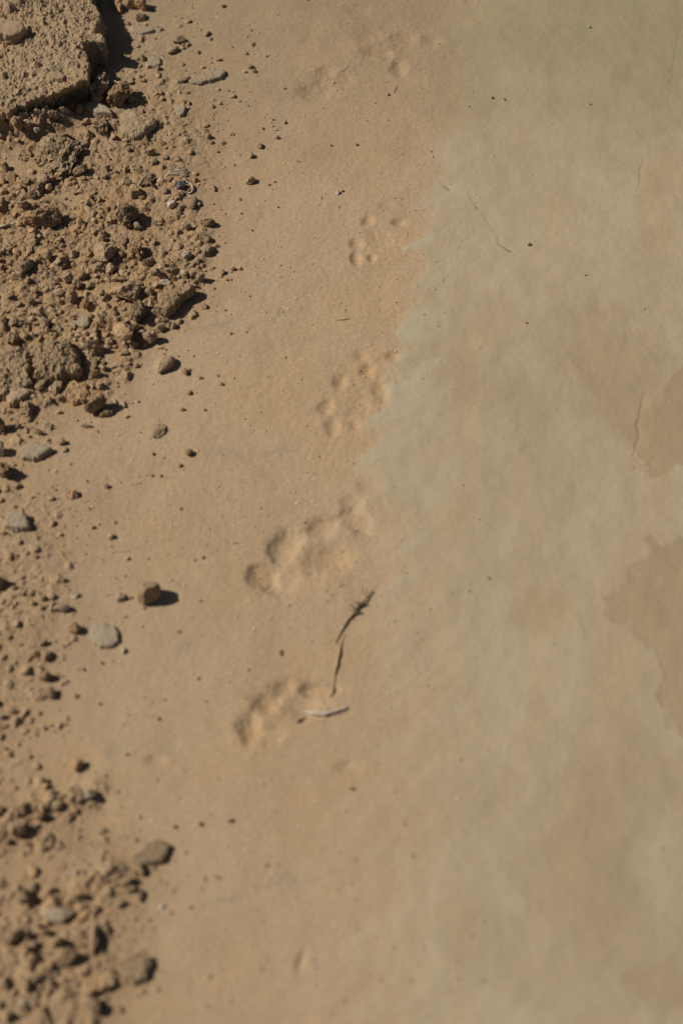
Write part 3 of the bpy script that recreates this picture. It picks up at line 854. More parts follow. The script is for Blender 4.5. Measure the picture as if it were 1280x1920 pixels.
C('earth_clod', 391, 418, 30, 18, .5, 25, 'clod', 'crumbly clod with dark right end at the rubble edge', 'clod', rough=1)
C('earth_clod', 350, 424, 16, 12, .6, 20, 'clod', 'small clod left of the crumbly clod at the rubble edge', 'clod')
# --- dense rubble, 430..640
C('earth_clod', 195, 470, 34, 40, .6, 0, 'clod', 'rounded clod with a black hollow above it', 'clod', rough=.7, sub=5)
C('earth_clod', 190, 445, 14, 14, 1.2, 0, 'grey', 'small grey clod casting the black hollow above the rounded clod', 'clod')
C('earth_clod', 168, 474, 14, 18, .8, 0, 'clod', 'clod with a black oval shadow left of the rounded clod', 'clod')
C('earth_clod', 176, 489, 14, 10, .7, 0, 'grey', 'small grey clod under the black oval shadow', 'clod')
C('earth_clod', 256, 470, 34, 38, .65, 25, 'orange', 'looped crumbling clod with a hooked black shadow', 'clod', rough=1.4, sub=5, seed=512)
C('earth_clod', 275, 492, 18, 12, .6, 30, 'clod', 'crumb lump below the hooked black shadow', 'clod')
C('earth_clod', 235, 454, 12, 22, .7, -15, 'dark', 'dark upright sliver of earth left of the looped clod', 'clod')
C('earth_clod', 88, 476, 20, 18, .7, 0, 'clod', 'round ball-like clod under a fine crack line', 'clod', rough=.4)
C('earth_clod', 46, 497, 38, 32, .6, 30, 'clod', 'angular clod with a dark slanted face near the left edge', 'clod', planes=7)
C('earth_clod', 20, 492, 16, 12, .6, 40, 'clod', 'clod with slanted black groove at left edge beside the angular clod', 'clod')
C('earth_clod', 55, 470, 12, 30, .6, 0, 'clod', 'upright clod above the angular clod', 'clod')
C('earth_clod', 68, 488, 14, 12, .7, 20, 'clod', 'clod right of the upright clod', 'clod')
C('earth_clod', 138, 475, 16, 18, .7, 0, 'clod', 'clod on the sand between the ball-like clod and the black oval shadow', 'clod')
C('earth_clod', 116, 500, 20, 14, .5, 0, 'clod', 'clod above the cluster in mid rubble', 'clod')
C('earth_clod', 88, 515, 10, 16, .6, 0, 'clod', 'narrow clod left of the mid rubble cluster', 'clod')
C('earth_clod', 52, 527, 12, 16, .8, 0, 'clod', 'clod with black right side below the angular clod', 'clod')
C('earth_clod', 65, 545, 14, 16, .7, 20, 'clod', 'leaning clod below left of the mid rubble cluster', 'clod')
C('earth_clod', 128, 522, 20, 18, .9, 0, 'grey', 'upper left clod of the mid rubble cluster, black shaded', 'clod')
C('earth_clod', 156, 516, 18, 16, .7, 0, 'clod', 'upper right clod of the mid rubble cluster', 'clod')
C('earth_clod', 143, 533, 24, 18, .7, 0, 'clod', 'central clod of the mid rubble cluster', 'clod', rough=1)
C('earth_clod', 135, 556, 24, 22, .9, 10, 'grey', 'grey clod before the blackest gap of the mid rubble cluster', 'clod')
C('earth_clod', 160, 568, 22, 18, .6, 0, 'orange', 'rusty lower right clod of the mid rubble cluster', 'clod', rough=1.1)
C('earth_clod', 168, 535, 12, 18, .6, 0, 'clod', 'narrow right-hand clod of the mid rubble cluster', 'clod')
C('earth_clod', 110, 548, 24, 16, .35, 0, 'grey', 'low flat clod left of the mid rubble cluster', 'clod')
C('earth_clod', 112, 565, 16, 12, .6, 0, 'clod', 'small clod at the bottom of the mid rubble cluster', 'clod')
C('earth_clod', 239, 547, 62, 42, .5, 25, 'clod', 'large oblong boulder-like clod with black lower rim, right mid rubble', 'clod', sub=5, rough=.55, planes=14)
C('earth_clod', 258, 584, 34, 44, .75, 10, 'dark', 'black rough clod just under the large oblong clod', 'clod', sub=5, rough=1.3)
C('earth_clod', 279, 547, 16, 15, .7, 0, 'clod', 'round clod right of the large oblong clod', 'clod', rough=.4)
C('earth_clod', 293, 534, 14, 13, .7, 0, 'clod', 'round clod left of the pale grey stone', 'clod', rough=.4)
C('stone', 310, 529, 22, 15, .45, 10, 'pale', 'pale grey stone above the ledge of crust', 'stone', rough=.5, planes=8)
C('earth_clod', 294, 510, 16, 14, .8, 0, 'grey', 'clod with dark right side above the pale grey stone', 'clod')
C('earth_clod', 306, 520, 14, 14, .7, 30, 'clod', 'slanted clod touching the top of the pale grey stone', 'clod')
C('earth_clod', 208, 503, 18, 22, .6, -10, 'clod', 'upright flat clod above the large oblong clod', 'clod')
C('earth_clod', 228, 477, 14, 12, .7, 0, 'tan', 'tan ball-shaped clod left of the looped clod', 'clod', rough=.3)
plate('crust_plate', [(296, 573), (302, 552), (322, 540), (345, 532), (364, 536), (352, 546), (338, 552), (332, 566), (318, 572), (305, 580)], 12, 'clod', 'ledge of crust with a zigzag black edge at the right of the rubble', 'crust plate', seed=17, na=170, jag=1.6, topn=2)
C('earth_clod', 375, 519, 18, 16, .8, 0, 'clod', 'clod with black face at the far right tip of the rubble', 'clod')
C('earth_clod', 360, 516, 22, 10, .5, 25, 'grey', 'slanted grey clod left of the black-faced clod at the rubble tip', 'clod')
C('earth_clod', 347, 514, 16, 16, .7, 40, 'clod', 'clod second left of the black-faced clod at the rubble tip', 'clod')
C('earth_clod', 371, 470, 12, 12, .8, 0, 'clod', 'pointed clod above the black-faced clod', 'clod')
C('earth_clod', 350, 476, 20, 16, .6, 10, 'pale', 'pale crumbly clod above the rubble tip', 'clod')
C('earth_clod', 372, 490, 16, 14, .6, 0, 'grey', 'grey clod between the pointed clod and the rubble tip', 'clod')
plate('crust_plate', [(376, 468), (380, 458), (393, 454), (396, 460), (390, 468), (382, 471)], 5, 'clod', 'small curved flake of crust at the right edge of the rubble', 'crust plate', seed=18, na=60, nr=10)
plate('crust_plate', [(352, 588), (358, 577), (368, 578), (369, 588), (360, 594)], 5, 'clod', 'small flake of crust below the zigzag ledge', 'crust plate', seed=19, na=60, nr=10)
C('earth_clod', 381, 573, 12, 16, .6, 20, 'clod', 'outlying dark-sided clod right of the zigzag ledge', 'clod')
C('pebble', 417, 511, 9, 12, .8, 0, 'tan', 'first of three dark pebbles on the sand right of the rubble tip', 'pebble', sub=3)
C('pebble', 437, 504, 9, 8, .7, 0, 'tan', 'middle of three dark pebbles on the sand right of the rubble tip', 'pebble', sub=3)
C('pebble', 451, 504, 8, 6, .5, 30, 'tan', 'last of three dark pebbles on the sand right of the rubble tip', 'pebble', sub=3)
C('pebble', 402, 541, 4, 5, .8, 0, 'dark', 'tiny dark pebble on the sand below the three dark pebbles', 'pebble', sub=3)
C('earth_clod', 303, 599, 14, 12, .8, 0, 'clod', 'round clod below the zigzag ledge', 'clod')
C('earth_clod', 325, 610, 12, 14, .9, 0, 'clod', 'dark-sided clod on the lower right rim of the rubble', 'clod')
C('earth_clod', 300, 614, 18, 14, .6, 0, 'clod', 'clod in the lower right rim of the rubble under the round clod', 'clod')
C('earth_clod', 336, 602, 12, 12, .6, 0, 'clod', 'clod at the outer rim just right of the dark-sided rim clod', 'clod')
C('stone', 157, 603, 28, 24, .4, 10, 'slate', 'pale grey angular stone with a black lower rim in mid rubble', 'stone', planes=7, rough=.4)
C('stone', 138, 608, 16, 18, .4, 0, 'slate', 'smaller grey stone touching the left of the angular grey stone', 'stone', planes=7, rough=.4)
C('earth_clod', 84, 604, 24, 22, .6, 0, 'clod', 'round clod with curved black shadow left of the grey stones', 'clod', rough=.6)
C('earth_clod', 75, 588, 26, 14, .5, -20, 'grey', 'grey clod resting above the round clod', 'clod')
C('earth_clod', 58, 564, 16, 15, .8, 0, 'clod', 'round clod with black side near the left, above the grey clod', 'clod', rough=.4)
C('earth_clod', 26, 603, 20, 18, .6, 20, 'clod', 'clod near the left edge left of the round clod', 'clod')
C('earth_clod', 40, 605, 12, 10, .9, 10, 'grey', 'small clod with black spot right of the left-edge clod', 'clod')
C('earth_clod', 6, 600, 14, 18, .6, 0, 'clod', 'clod cut by the left edge beside the crust plates', 'clod')
# --- crust plates and clods 620..800
plate('crust_plate', [(-30, 652), (10, 648), (40, 652), (52, 664), (56, 682), (50, 694), (56, 712), (52, 722), (36, 728), (10, 736), (-30, 740)], 13, 'clod', 'large lumpy crust plate at the left edge, bounded by a jagged black crack', 'crust plate', seed=20, na=240, nr=36, jag=1.5, topn=3)
plate('crust_plate', [(66, 640), (90, 632), (116, 634), (138, 646), (148, 664), (150, 684), (138, 696), (112, 700), (84, 704), (66, 698), (62, 672)], 15, 'clod', 'large lumpy crust plate right of the jagged black crack', 'crust plate', seed=22, na=240, nr=36, jag=1.5, topn=3.5, dome=.3)
plate('crust_plate', [(12, 738), (22, 726), (40, 722), (53, 730), (50, 740), (34, 746), (24, 756), (12, 750)], 9, 'grey', 'small oblong crust plate below the jagged black crack', 'crust plate', seed=24, na=100, jag=1.2, topn=1)
C('earth_clod', 24, 636, 24, 22, .6, 0, 'clod', 'dark ribbed clod at left above the left crust plate', 'clod', rough=1.1)
C('earth_clod', 48, 630, 14, 14, .7, 0, 'clod', 'clod above the top of the jagged black crack', 'clod')
C('earth_clod', 90, 620, 12, 14, .9, 0, 'clod', 'dark-topped clod above the right crust plate', 'clod')
C('earth_clod', 128, 653, 14, 12, .8, 0, 'clod', 'clod standing on the right crust plate near its top right edge', 'clod', zb=.014)
C('earth_clod', 118, 640, 16, 12, .6, 0, 'clod', 'clod at the upper rim of the right crust plate', 'clod', zb=.010)
C('earth_clod', 90, 678, 14, 10, .7, 40, 'clod', 'clod with black slanting shadow on the middle of the right crust plate', 'clod', zb=.013)
C('earth_clod', 175, 646, 34, 14, .6, 10, 'clod', 'long clod with black crumbly right end right of the right crust plate', 'clod', rough=1)
C('earth_clod', 176, 659, 12, 10, .7, 10, 'clod', 'small clod just under the long black-ended clod', 'clod')
C('earth_clod', 232, 622, 38, 34, .5, 0, 'orange', 'smooth rounded rusty clod with a black right side', 'clod', rough=.45, sub=5)
C('earth_clod', 253, 616, 22, 8, .8, 20, 'clod', 'dark sliver clod above the smooth rounded rusty clod', 'clod')
C('earth_clod', 281, 632, 30, 22, .65, 30, 'clod', 'rough clod with black right face on the lower rim', 'clod', rough=.9)
C('earth_clod', 252, 645, 22, 16, .7, 20, 'clod', 'triangular clod with black right side below the rough rim clod', 'clod', planes=7)
C('earth_clod', 234, 645, 14, 14, .7, 0, 'clod', 'round clod left of the triangular clod', 'clod')
C('earth_clod', 273, 644, 14, 14, .6, 0, 'clod', 'clod under the rough clod with the black right face', 'clod')
C('earth_clod', 205, 638, 14, 16, .6, 0, 'clod', 'clod left of the smooth rounded rusty clod', 'clod')
C('earth_clod', 142, 696, 28, 24, .8, 45, 'clod', 'clod with a black oval shadow at the lower right of the crust plates', 'clod', seed=8)
C('earth_clod', 178, 680, 12, 26, .8, 0, 'dark', 'thin upright dark clod right of the crust plates', 'clod')
C('earth_clod', 192, 688, 16, 14, .7, 0, 'clod', 'round clod right of the thin upright dark clod', 'clod', rough=.4)
C('earth_clod', 178, 700, 24, 8, .5, 25, 'clod', 'flat slanting clod below the thin upright dark clod', 'clod')
C('earth_clod', 108, 727, 18, 32, .7, -8, 'clod', 'upright ribbed clod with long black shadow below the crust plates', 'clod')
C('earth_clod', 76, 722, 22, 26, .5, -15, 'clod', 'clod with dark streak left of the upright ribbed clod', 'clod', rough=1)
plate('crust_plate', [(122, 742), (124, 722), (140, 714), (160, 720), (168, 736), (160, 748), (140, 752)], 4, 'orange', 'round flat crust scab on the sand below the crust plates', 'crust plate', seed=26, na=110, topn=2.2, jag=1.2)
C('earth_clod', 175, 722, 10, 14, .7, 10, 'clod', 'left half of the broken ring of clods by the flat crust scab', 'clod')
C('earth_clod', 187, 722, 14, 16, .7, -30, 'clod', 'right half of the broken ring of clods by the flat crust scab', 'clod')
C('earth_clod', 180, 758, 48, 18, .5, 33, 'clod', 'elongated slanting clod with a black upper face, lower rubble tip', 'clod', sub=5, rough=.7)
C('earth_clod', 196, 775, 26, 14, .4, 25, 'orange', 'smooth low clod directly under the elongated slanting clod', 'clod', rough=.4)
C('earth_clod', 207, 773, 9, 12, .8, 20, 'dark', 'dark clod at the right end of the smooth low clod', 'clod', sub=3)
C('earth_clod', 216, 755, 10, 18, .5, 20, 'clod', 'narrow leaning clod right of the elongated slanting clod', 'clod', sub=3)
C('earth_clod', 232, 757, 8, 14, .5, 25, 'clod', 'outermost leaning clod right of the elongated slanting clod', 'clod', sub=3)
C('earth_clod', 50, 765, 26, 34, .6, 0, 'clod', 'crumbling clod with thin black shadow above the grey flat stone', 'clod', rough=1.2)
C('earth_clod', -12, 795, 44, 34, .9, 0, 'clod', 'clod at the left edge with a black pointed shadow', 'clod')
C('earth_clod', 163, 799, 22, 7, .3, 0, 'dark', 'thin dark flat chip on the smooth sand below the rubble', 'chip', sub=3)
for i, (u, v, w, h) in enumerate([(17, 800, 10, 8), (35, 799, 14, 7), (50, 806, 8, 12), (60, 803, 9, 7), (76, 812, 14, 7), (56, 818, 7, 6)]):
    o = C('earth_clod', u, v, w, h, .7, 20, 'clod', 'brown crumb in the short row above the grey flat stone', 'clod', sub=3)
    o['group'] = 'crumbs in a short row above the grey flat stone'
# --- loose stones on the sand
C('stone', 309, 682, 46, 25, .38, 45, 'clod', 'wedge-shaped stone with a sweeping black lower edge, alone below the rubble', 'stone', sub=5, rough=.35, planes=9, seed=33)
C('stone', 348, 697, 14, 15, .6, 0, 'grey', 'round grey stone right of the wedge-shaped stone', 'stone', rough=.5)
C('pebble', 355, 693, 6, 6, .7, 0, 'clod', 'little pebble touching the round grey stone', 'pebble', sub=3)
C('pebble', 354, 735, 10, 11, .6, 0, 'grey', 'small grey pebble below the round grey stone', 'pebble', sub=3)
C('pebble', 375, 708, 9, 6, .5, 25, 'clod', 'flat brown pebble right of the round grey stone', 'pebble', sub=3)
C('pebble', 415, 720, 8, 7, .6, 20, 'clod', 'brown pebble far right of the round grey stone', 'pebble', sub=3)
C('stone', 297, 807, 26, 34, .32, -35, 'grey', 'oval pitted grey stone alone on the sand', 'stone', sub=5, rough=.6)
C('stone', 354, 849, 15, 14, .65, 0, 'tan', 'round tan stone right of the oval pitted stone', 'stone', rough=.3)
C('pebble', 337, 872, 9, 9, .6, 0, 'clod', 'brown pebble below the round tan stone', 'pebble', sub=3)
C('pebble', 342, 767, 8, 8, .7, 0, 'dark', 'dark pebble midway above the round tan stone', 'pebble', sub=3)
C('pebble', 384, 769, 6, 5, .7, 0, 'tan', 'tan pebble right of the dark pebble above the round tan stone', 'pebble', sub=3)
C('pebble', 287, 851, 6, 7, .8, 0, 'dark', 'dark pebble below the oval pitted stone', 'pebble', sub=3)
C('pebble', 302, 892, 5, 6, .8, 0, 'dark', 'right one of two dark pebbles left of the pebble below the tan stone', 'pebble', sub=3)
C('pebble', 285, 891, 6, 6, .8, 0, 'dark', 'left one of two dark pebbles left of the pebble below the tan stone', 'pebble', sub=3)
plate('flat_stone', [(30, 846), (46, 831), (66, 826), (84, 831), (93, 836), (92, 843), (80, 850), (62, 857), (42, 856)], 9, 'slate', 'smooth light grey flat stone with a dark lower rim at the left', 'stone', seed=30, na=140)
C('stone', 112, 828, 26, 14, .4, -10, 'clod', 'brown stone with a dark right tip beside the light grey flat stone', 'stone', rough=.5)
C('stone', 58, 855, 14, 8, .6, 20, 'clod', 'small stone tucked under the lower rim of the light grey flat stone', 'stone', sub=3)
C('stone', -6, 842, 30, 26, .9, 0, 'pale', 'pale stone at the left edge with a thick curved black shadow', 'stone')
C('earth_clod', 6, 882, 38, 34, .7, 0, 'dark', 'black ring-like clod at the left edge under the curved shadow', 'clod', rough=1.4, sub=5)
C('stone', 30, 911, 18, 14, .4, -30, 'clod', 'small flat stone below the black ring-like clod', 'stone', rough=.5)
plate('flat_stone', [(6, 976), (15, 960), (30, 957), (45, 958), (50, 968), (54, 985), (40, 989), (22, 986), (8, 983)], 11, 'slate', 'grey six-sided flat stone with a thick black right edge', 'stone', seed=31, na=120, jag=.8)
C('earth_clod', 138, 927, 18, 20, .7, 0, 'orange', 'orange clod with a black top, alone left of centre', 'clod')
C('pebble', 140, 934, 5, 4, .7, 0, 'white', 'white chip against the orange clod with the black top', 'pebble', sub=3)
C('pebble', 200, 912, 10, 10, .7, 30, 'clod', 'pebble right of the orange clod', 'pebble', sub=3)
C('pebble', 208, 1005, 13, 13, .6, 0, 'clod', 'round pebble with a dark right side below the orange clod', 'pebble', sub=4)
C('pebble', 173, 988, 9, 9, .7, 20, 'clod', 'pebble left of the round dark-sided pebble', 'pebble', sub=3)
C('pebble', 338, 953, 6, 6, .7, 0, 'tan', 'brown pebble on open sand right of the round dark-sided pebble', 'pebble', sub=3)
# middle left
C('earth_clod', -8, 1090, 30, 30, .9, 0, 'clod', 'clod at the left edge with a black shadow above the stone cluster', 'clod')
C('stone', 45, 1110, 16, 14, .5, 30, 'grey', 'grey stone left in the loose cluster', 'stone', rough=.6)
C('stone', 27, 1102, 12, 9, .5, 20, 'clod', 'brown stone left of the leftmost grey stone of the loose cluster', 'stone', sub=3)
C('stone', 80, 1120, 14, 16, .7, 30, 'grey', 'grey stone with black top in the middle of the loose cluster', 'stone', rough=.6)
C('stone', 62, 1130, 12, 12, .7, 30, 'clod', 'brown slanting stone between the grey stones of the loose cluster', 'stone', rough=.6)
C('stone', 78, 1140, 8, 10, .7, 0, 'clod', 'small brown stone under the black-topped grey stone', 'stone', sub=3)
C('stone', 116, 1140, 34, 18, .45, 5, 'slate', 'oval grey stone ringed by black shadow', 'stone', rough=.45, sub=5)
C('stone', 98, 1136, 12, 22, .9, 0, 'grey', 'upright stone against the left of the oval grey stone', 'stone', rough=.6)
C('pebble', 139, 1120, 14, 4, .3, -5, 'white', 'long white chip above the oval grey stone', 'chip', sub=3)
C('pebble', 147, 1116, 7, 8, .8, 0, 'dark', 'dark pebble at the tip of the long white chip', 'pebble', sub=3)
C('stone', 226, 1120, 20, 20, .5, -20, 'slate', 'grey stone with a black stepped right edge', 'stone', rough=.8)
C('stone', 278, 1112, 42, 44, .95, -18, 'clod', 'tilted grey stone with a black fin-shaped shadow, alone on the sand', 'stone', sub=5, rough=.18, planes=5, seed=66, tilt=(-8, 22))
C('earth_clod', 140, 1178, 22, 22, .85, 0, 'orange', 'small pyramid clod with a black right face left of the flat blue-grey stone', 'clod', planes=6)
plate('flat_stone', [(166, 1184), (176, 1172), (196, 1168), (214, 1172), (220, 1184), (222, 1200), (212, 1208), (196, 1212), (180, 1206), (168, 1196)], 4.5, 'slate', 'wide flat blue-grey stone with a small step on its right', 'stone', seed=34, na=140)
tube('straw_bit', [[(226, 1156, .7, 0), (233, 1158, .9, .5), (240, 1154, .6, 0)]], 'straw', 'short yellow straw bit above the flat blue-grey stone', 'straw')
C('stone', 232, 1220, 8, 12, .9, 0, 'pale', 'small pale upright stone with black shadow below the flat blue-grey stone', 'stone', sub=3)
C('stone', 88, 1228, 20, 26, .7, 20, 'clod', 'brown stone with a black right face, topmost of a column of three', 'stone')
C('stone', 84, 1268, 26, 20, .7, 0, 'grey', 'grey stone with a black right face, middle of a column of three', 'stone')
C('stone', 96, 1300, 20, 22, .7, 10, 'grey', 'grey stone with a black right face, lowest of a column of three', 'stone')
C('stone', 50, 1256, 20, 22, .6, 0, 'clod', 'brown stone left of the column of three stones', 'stone')
C('stone', 82, 1205, 18, 10, .5, 30, 'clod', 'low stone above the column of three stones', 'stone')
C('stone', 4, 1343, 16, 10, .6, 20, 'pale', 'pale stone at the left edge below the column of three', 'stone')
tube('straw', [[(-4, 1372, .8, 0), (6, 1365, 1.2, 1), (16, 1358, 1.0, 1)]], 'straw', 'pale straw end at the left edge below the pale stone', 'straw')
C('stone', 28, 1335, 12, 8, .7, 30, 'clod', 'dark-sided pebble right above the pale left-edge stone', 'pebble', sub=3)
C('stone', 146, 1434, 24, 24, .65, 30, 'orange', 'leaf-shaped stone with black upper right face on open sand', 'stone', rough=.35, planes=8)
C('pebble', 112, 1360, 9, 16, .6, -8, 'clod', 'upright brown pebble below the column of three stones', 'pebble', sub=3)
C('pebble', 157, 1255, 8, 8, .6, 0, 'clod', 'brown pebble right of the column of three stones', 'pebble', sub=3)
C('pebble', 191, 1243, 7, 6, .6, 0, 'clod', 'brown pebble below left of the pale upright stone', 'pebble', sub=3)
C('pebble', 125, 1277, 7, 7, .6, 0, 'clod', 'brown pebble right of the middle stone of the column', 'pebble', sub=3)
# lower left
C('stone', 168, 1490, 26, 20, .5, 10, 'slate', 'grey angular stone at the right end of the small dark cluster', 'stone', planes=8)
C('stone', 152, 1488, 10, 16, .9, 0, 'clod', 'brown clod against the left of the grey angular stone', 'clod')
C('earth_clod', 133, 1498, 12, 14, .8, 0, 'clod', 'round clod left of the grey angular stone', 'clod')
C('earth_clod', 108, 1510, 22, 18, .5, 0, 'clod', 'low clod in the row leading to the grey angular stone', 'clod')
C('earth_clod', 140, 1518, 20, 18, .4, 0, 'orange', 'rusty low clod under the grey angular stone', 'clod')
C('earth_clod', 45, 1516, 30, 20, .7, 35, 'clod', 'slanting clod at the top of the small dark cluster', 'clod')
C('earth_clod', 74, 1530, 22, 22, .8, 20, 'clod', 'clod with a black oval side in the small dark cluster', 'clod')
C('earth_clod', 34, 1552, 34, 34, .7, 0, 'grey', 'biggest rounded grey clod of the small dark cluster', 'clod')
C('earth_clod', 18, 1530, 18, 20, .6, 0, 'clod', 'clod left of the biggest grey clod in the small dark cluster', 'clod')
C('earth_clod', -2, 1520, 18, 26, .8, 0, 'clod', 'clod cut by the left edge in the small dark cluster', 'clod')
C('pebble', 68, 1548, 14, 10, .6, 0, 'pale', 'pale pebble below the black-sided clod of the small dark cluster', 'pebble', sub=3)
C('earth_clod', 15, 1577, 14, 14, .8, 0, 'clod', 'small dark-sided clod at the foot of the small dark cluster', 'clod')
plate('crust_plate', [(246, 1606), (262, 1594), (280, 1580), (292, 1572), (306, 1576), (320, 1586), (314, 1600), (304, 1612), (284, 1616), (258, 1622)], 7, 'clod', 'smooth crust plate with a black right end, lower left sand', 'crust plate', seed=36, na=150, jag=.8)
C('earth_clod', 264, 1632, 18, 20, .8, -30, 'clod', 'clod with black right side under the smooth crust plate', 'clod')
C('pebble', 280, 1622, 9, 9, .8, 0, 'clod', 'pebble under the black right end of the smooth crust plate', 'pebble', sub=3)
C('earth_clod', 236, 1652, 34, 22, .4, 20, 'clod', 'low clod with a thin dark lower rim left of the narrow black shadow', 'clod', rough=1)
C('earth_clod', 266, 1680, 10, 26, .9, 0, 'dark', 'narrow upright dark clod below the smooth crust plate', 'clod')
C('earth_clod', 248, 1668, 26, 12, .5, 20, 'clod', 'slanting clod left of the narrow upright dark clod', 'clod')
C('earth_clod', 202, 1672, 14, 22, .6, 30, 'clod', 'leaning clod above the tall black-shadowed clod', 'clod')
C('earth_clod', 222, 1645, 22, 16, .5, 0, 'clod', 'crumbly clod left of the smooth crust plate end', 'clod', rough=1.2)
C('earth_clod', 94, 1670, 16, 18, .8, 0, 'clod', 'round clod with a black right side above the pale oval stone', 'clod')
C('earth_clod', 48, 1682, 30, 30, .8, 0, 'clod', 'pointed clod with a ragged black shadow left of the pale oval stone', 'clod', planes=7)
C('earth_clod', 148, 1677, 24, 14, .6, 15, 'clod', 'long low clod with a black top above the pale oval stone', 'clod')
C('flat_stone', 110, 1714, 60, 32, .16, 0, 'slate', 'pale oval grey stone set flat in the lower left rubble', 'stone', rough=.3, sub=5, planes=5)
C('earth_clod', 178, 1706, 14, 18, .8, 0, 'clod', 'clod with a black right side right of the pale oval stone', 'clod')
C('earth_clod', 176, 1760, 20, 60, .9, 0, 'clod', 'tall narrow clod with a long vertical black shadow', 'clod', rough=1)
C('earth_clod', 28, 1756, 46, 18, .6, 35, 'clod', 'long slanting clod with a black underside at the lower left', 'clod')
C('earth_clod', 74, 1737, 12, 11, .9, 0, 'dark', 'small black clod under the pale oval stone', 'clod')
C('earth_clod', 86, 1748, 16, 14, .9, 0, 'dark', 'larger black clod under the pale oval stone', 'clod')
C('earth_clod', 108, 1766, 26, 22, .8, 20, 'clod', 'dark-sided clod above the curved-shadow stone', 'clod')
C('stone', 124, 1793, 46, 34, .55, 10, 'grey', 'grey stone with a curved black shadow along its right side', 'stone', rough=.6, sub=5)
C('stone', 252, 1815, 60, 66, .22, -30, 'clod', 'large oval stone with dark upper end and dark lower rim, bottom left', 'stone', sub=5, rough=1.3, seed=71)
C('earth_clod', 180, 1888, 30, 36, .6, 0, 'dark', 'dark crumbling clod near the bottom edge', 'clod', rough=1.2, sub=5)
C('earth_clod', 50, 1848, 18, 26, .8, 0, 'clod', 'upright clod, left of the trio near the bottom left', 'clod')
C('earth_clod', 70, 1838, 18, 18, .8, 0, 'clod', 'small clod, middle of the trio near the bottom left', 'clod')
C('earth_clod', 92, 1848, 18, 34, .8, -10, 'clod', 'tallest clod, right of the trio near the bottom left', 'clod')
C('earth_clod', 44, 1884, 24, 24, .7, 0, 'slate', 'pale-topped grey clod below the trio near the bottom left', 'clod')
C('earth_clod', 8, 1842, 16, 26, .8, 0, 'clod', 'clod at the left edge beside the trio near the bottom', 'clod')
C('earth_clod', 48, 1800, 16, 34, .6, -5, 'clod', 'narrow upright clod above the trio near the bottom left', 'clod')
C('pebble', 209, 1821, 9, 9, .8, 0, 'dark', 'dark pebble left of the large oval stone', 'pebble', sub=3)
C('earth_clod', 10, 1905, 28, 24, .7, 0, 'clod', 'clod in the bottom left corner', 'clod')
# far right small things
C('pebble', 633, 361, 9, 8, .7, 0, 'white', 'white pebble with a brown pebble beside it on the open sand', 'pebble', sub=4)
C('pebble', 641, 357, 6, 6, .7, 0, 'clod', 'brown pebble touching the white pebble on the open sand', 'pebble', sub=3)
C('pebble', 1103, 50, 6, 5, .8, 0, 'white', 'white pebble near the top of the mud film', 'pebble', sub=3)
C('pebble', 1105, 195, 5, 3, .8, 0, 'pale', 'pale pebble on the mud film below the white one', 'pebble', sub=3)
C('pebble', 922, 183, 5, 5, .9, 0, 'dark', 'left dark pebble of the pair on the upper mud film', 'pebble', sub=3)
C('pebble', 945, 186, 4, 4, .9, 0, 'dark', 'right dark pebble of the pair on the upper mud film', 'pebble', sub=3)
C('pebble', 668, 271, 5, 5, .9, 0, 'dark', 'dark pebble on the sand between the upper paw prints', 'pebble', sub=3)
C('pebble', 728, 177, 5, 5, .8, 0, 'tan', 'tan pebble beside a thin dark stalk, upper middle', 'pebble', sub=3)
C('pebble', 991, 458, 8, 6, .7, 30, 'grey', 'grey pebble right of the forked crack in the mud', 'pebble', sub=3)
C('pebble', 986, 605, 5, 4, .7, 0, 'tan', 'brown pebble on the mud below the grey pebble', 'pebble', sub=3)
C('pebble', 463, 1254, 7, 6, .6, 0, 'white', 'white speck pebble left of the stalk', 'pebble', sub=3)
C('pebble', 661, 1478, 9, 7, .5, 0, 'dark', 'dark pebble below the pale curved stalk', 'pebble', sub=3)
C('pebble', 858, 1496, 6, 5, .5, 0, 'white', 'white pebble right of the dark pebble on the mud', 'pebble', sub=3)
C('pebble', 902, 1727, 7, 6, .4, 0, 'pale', 'pale pebble low on the mud film', 'pebble', sub=3)
C('pebble', 915, 1084, 6, 5, .5, 0, 'tan', 'brown pebble on the mud right of the branched twig', 'pebble', sub=3)
C('pebble', 260, 1532, 10, 10, .4, 0, 'pale', 'pale pebble above the smooth crust plate', 'pebble', sub=3)
C('pebble', 304, 1700, 11, 10, .5, 0, 'white', 'white pebble on the sand above the large oval stone', 'pebble', sub=3)
C('pebble', 328, 1550, 8, 8, .6, 0, 'dark', 'left dark pebble of three above right of the crust plate', 'pebble', sub=3)
C('pebble', 376, 1545, 8, 10, .7, 0, 'dark', 'middle dark pebble of three above right of the crust plate', 'pebble', sub=3)
C('pebble', 432, 1538, 13, 7, .5, 30, 'tan', 'right oblong pebble of three above right of the crust plate', 'pebble', sub=3)
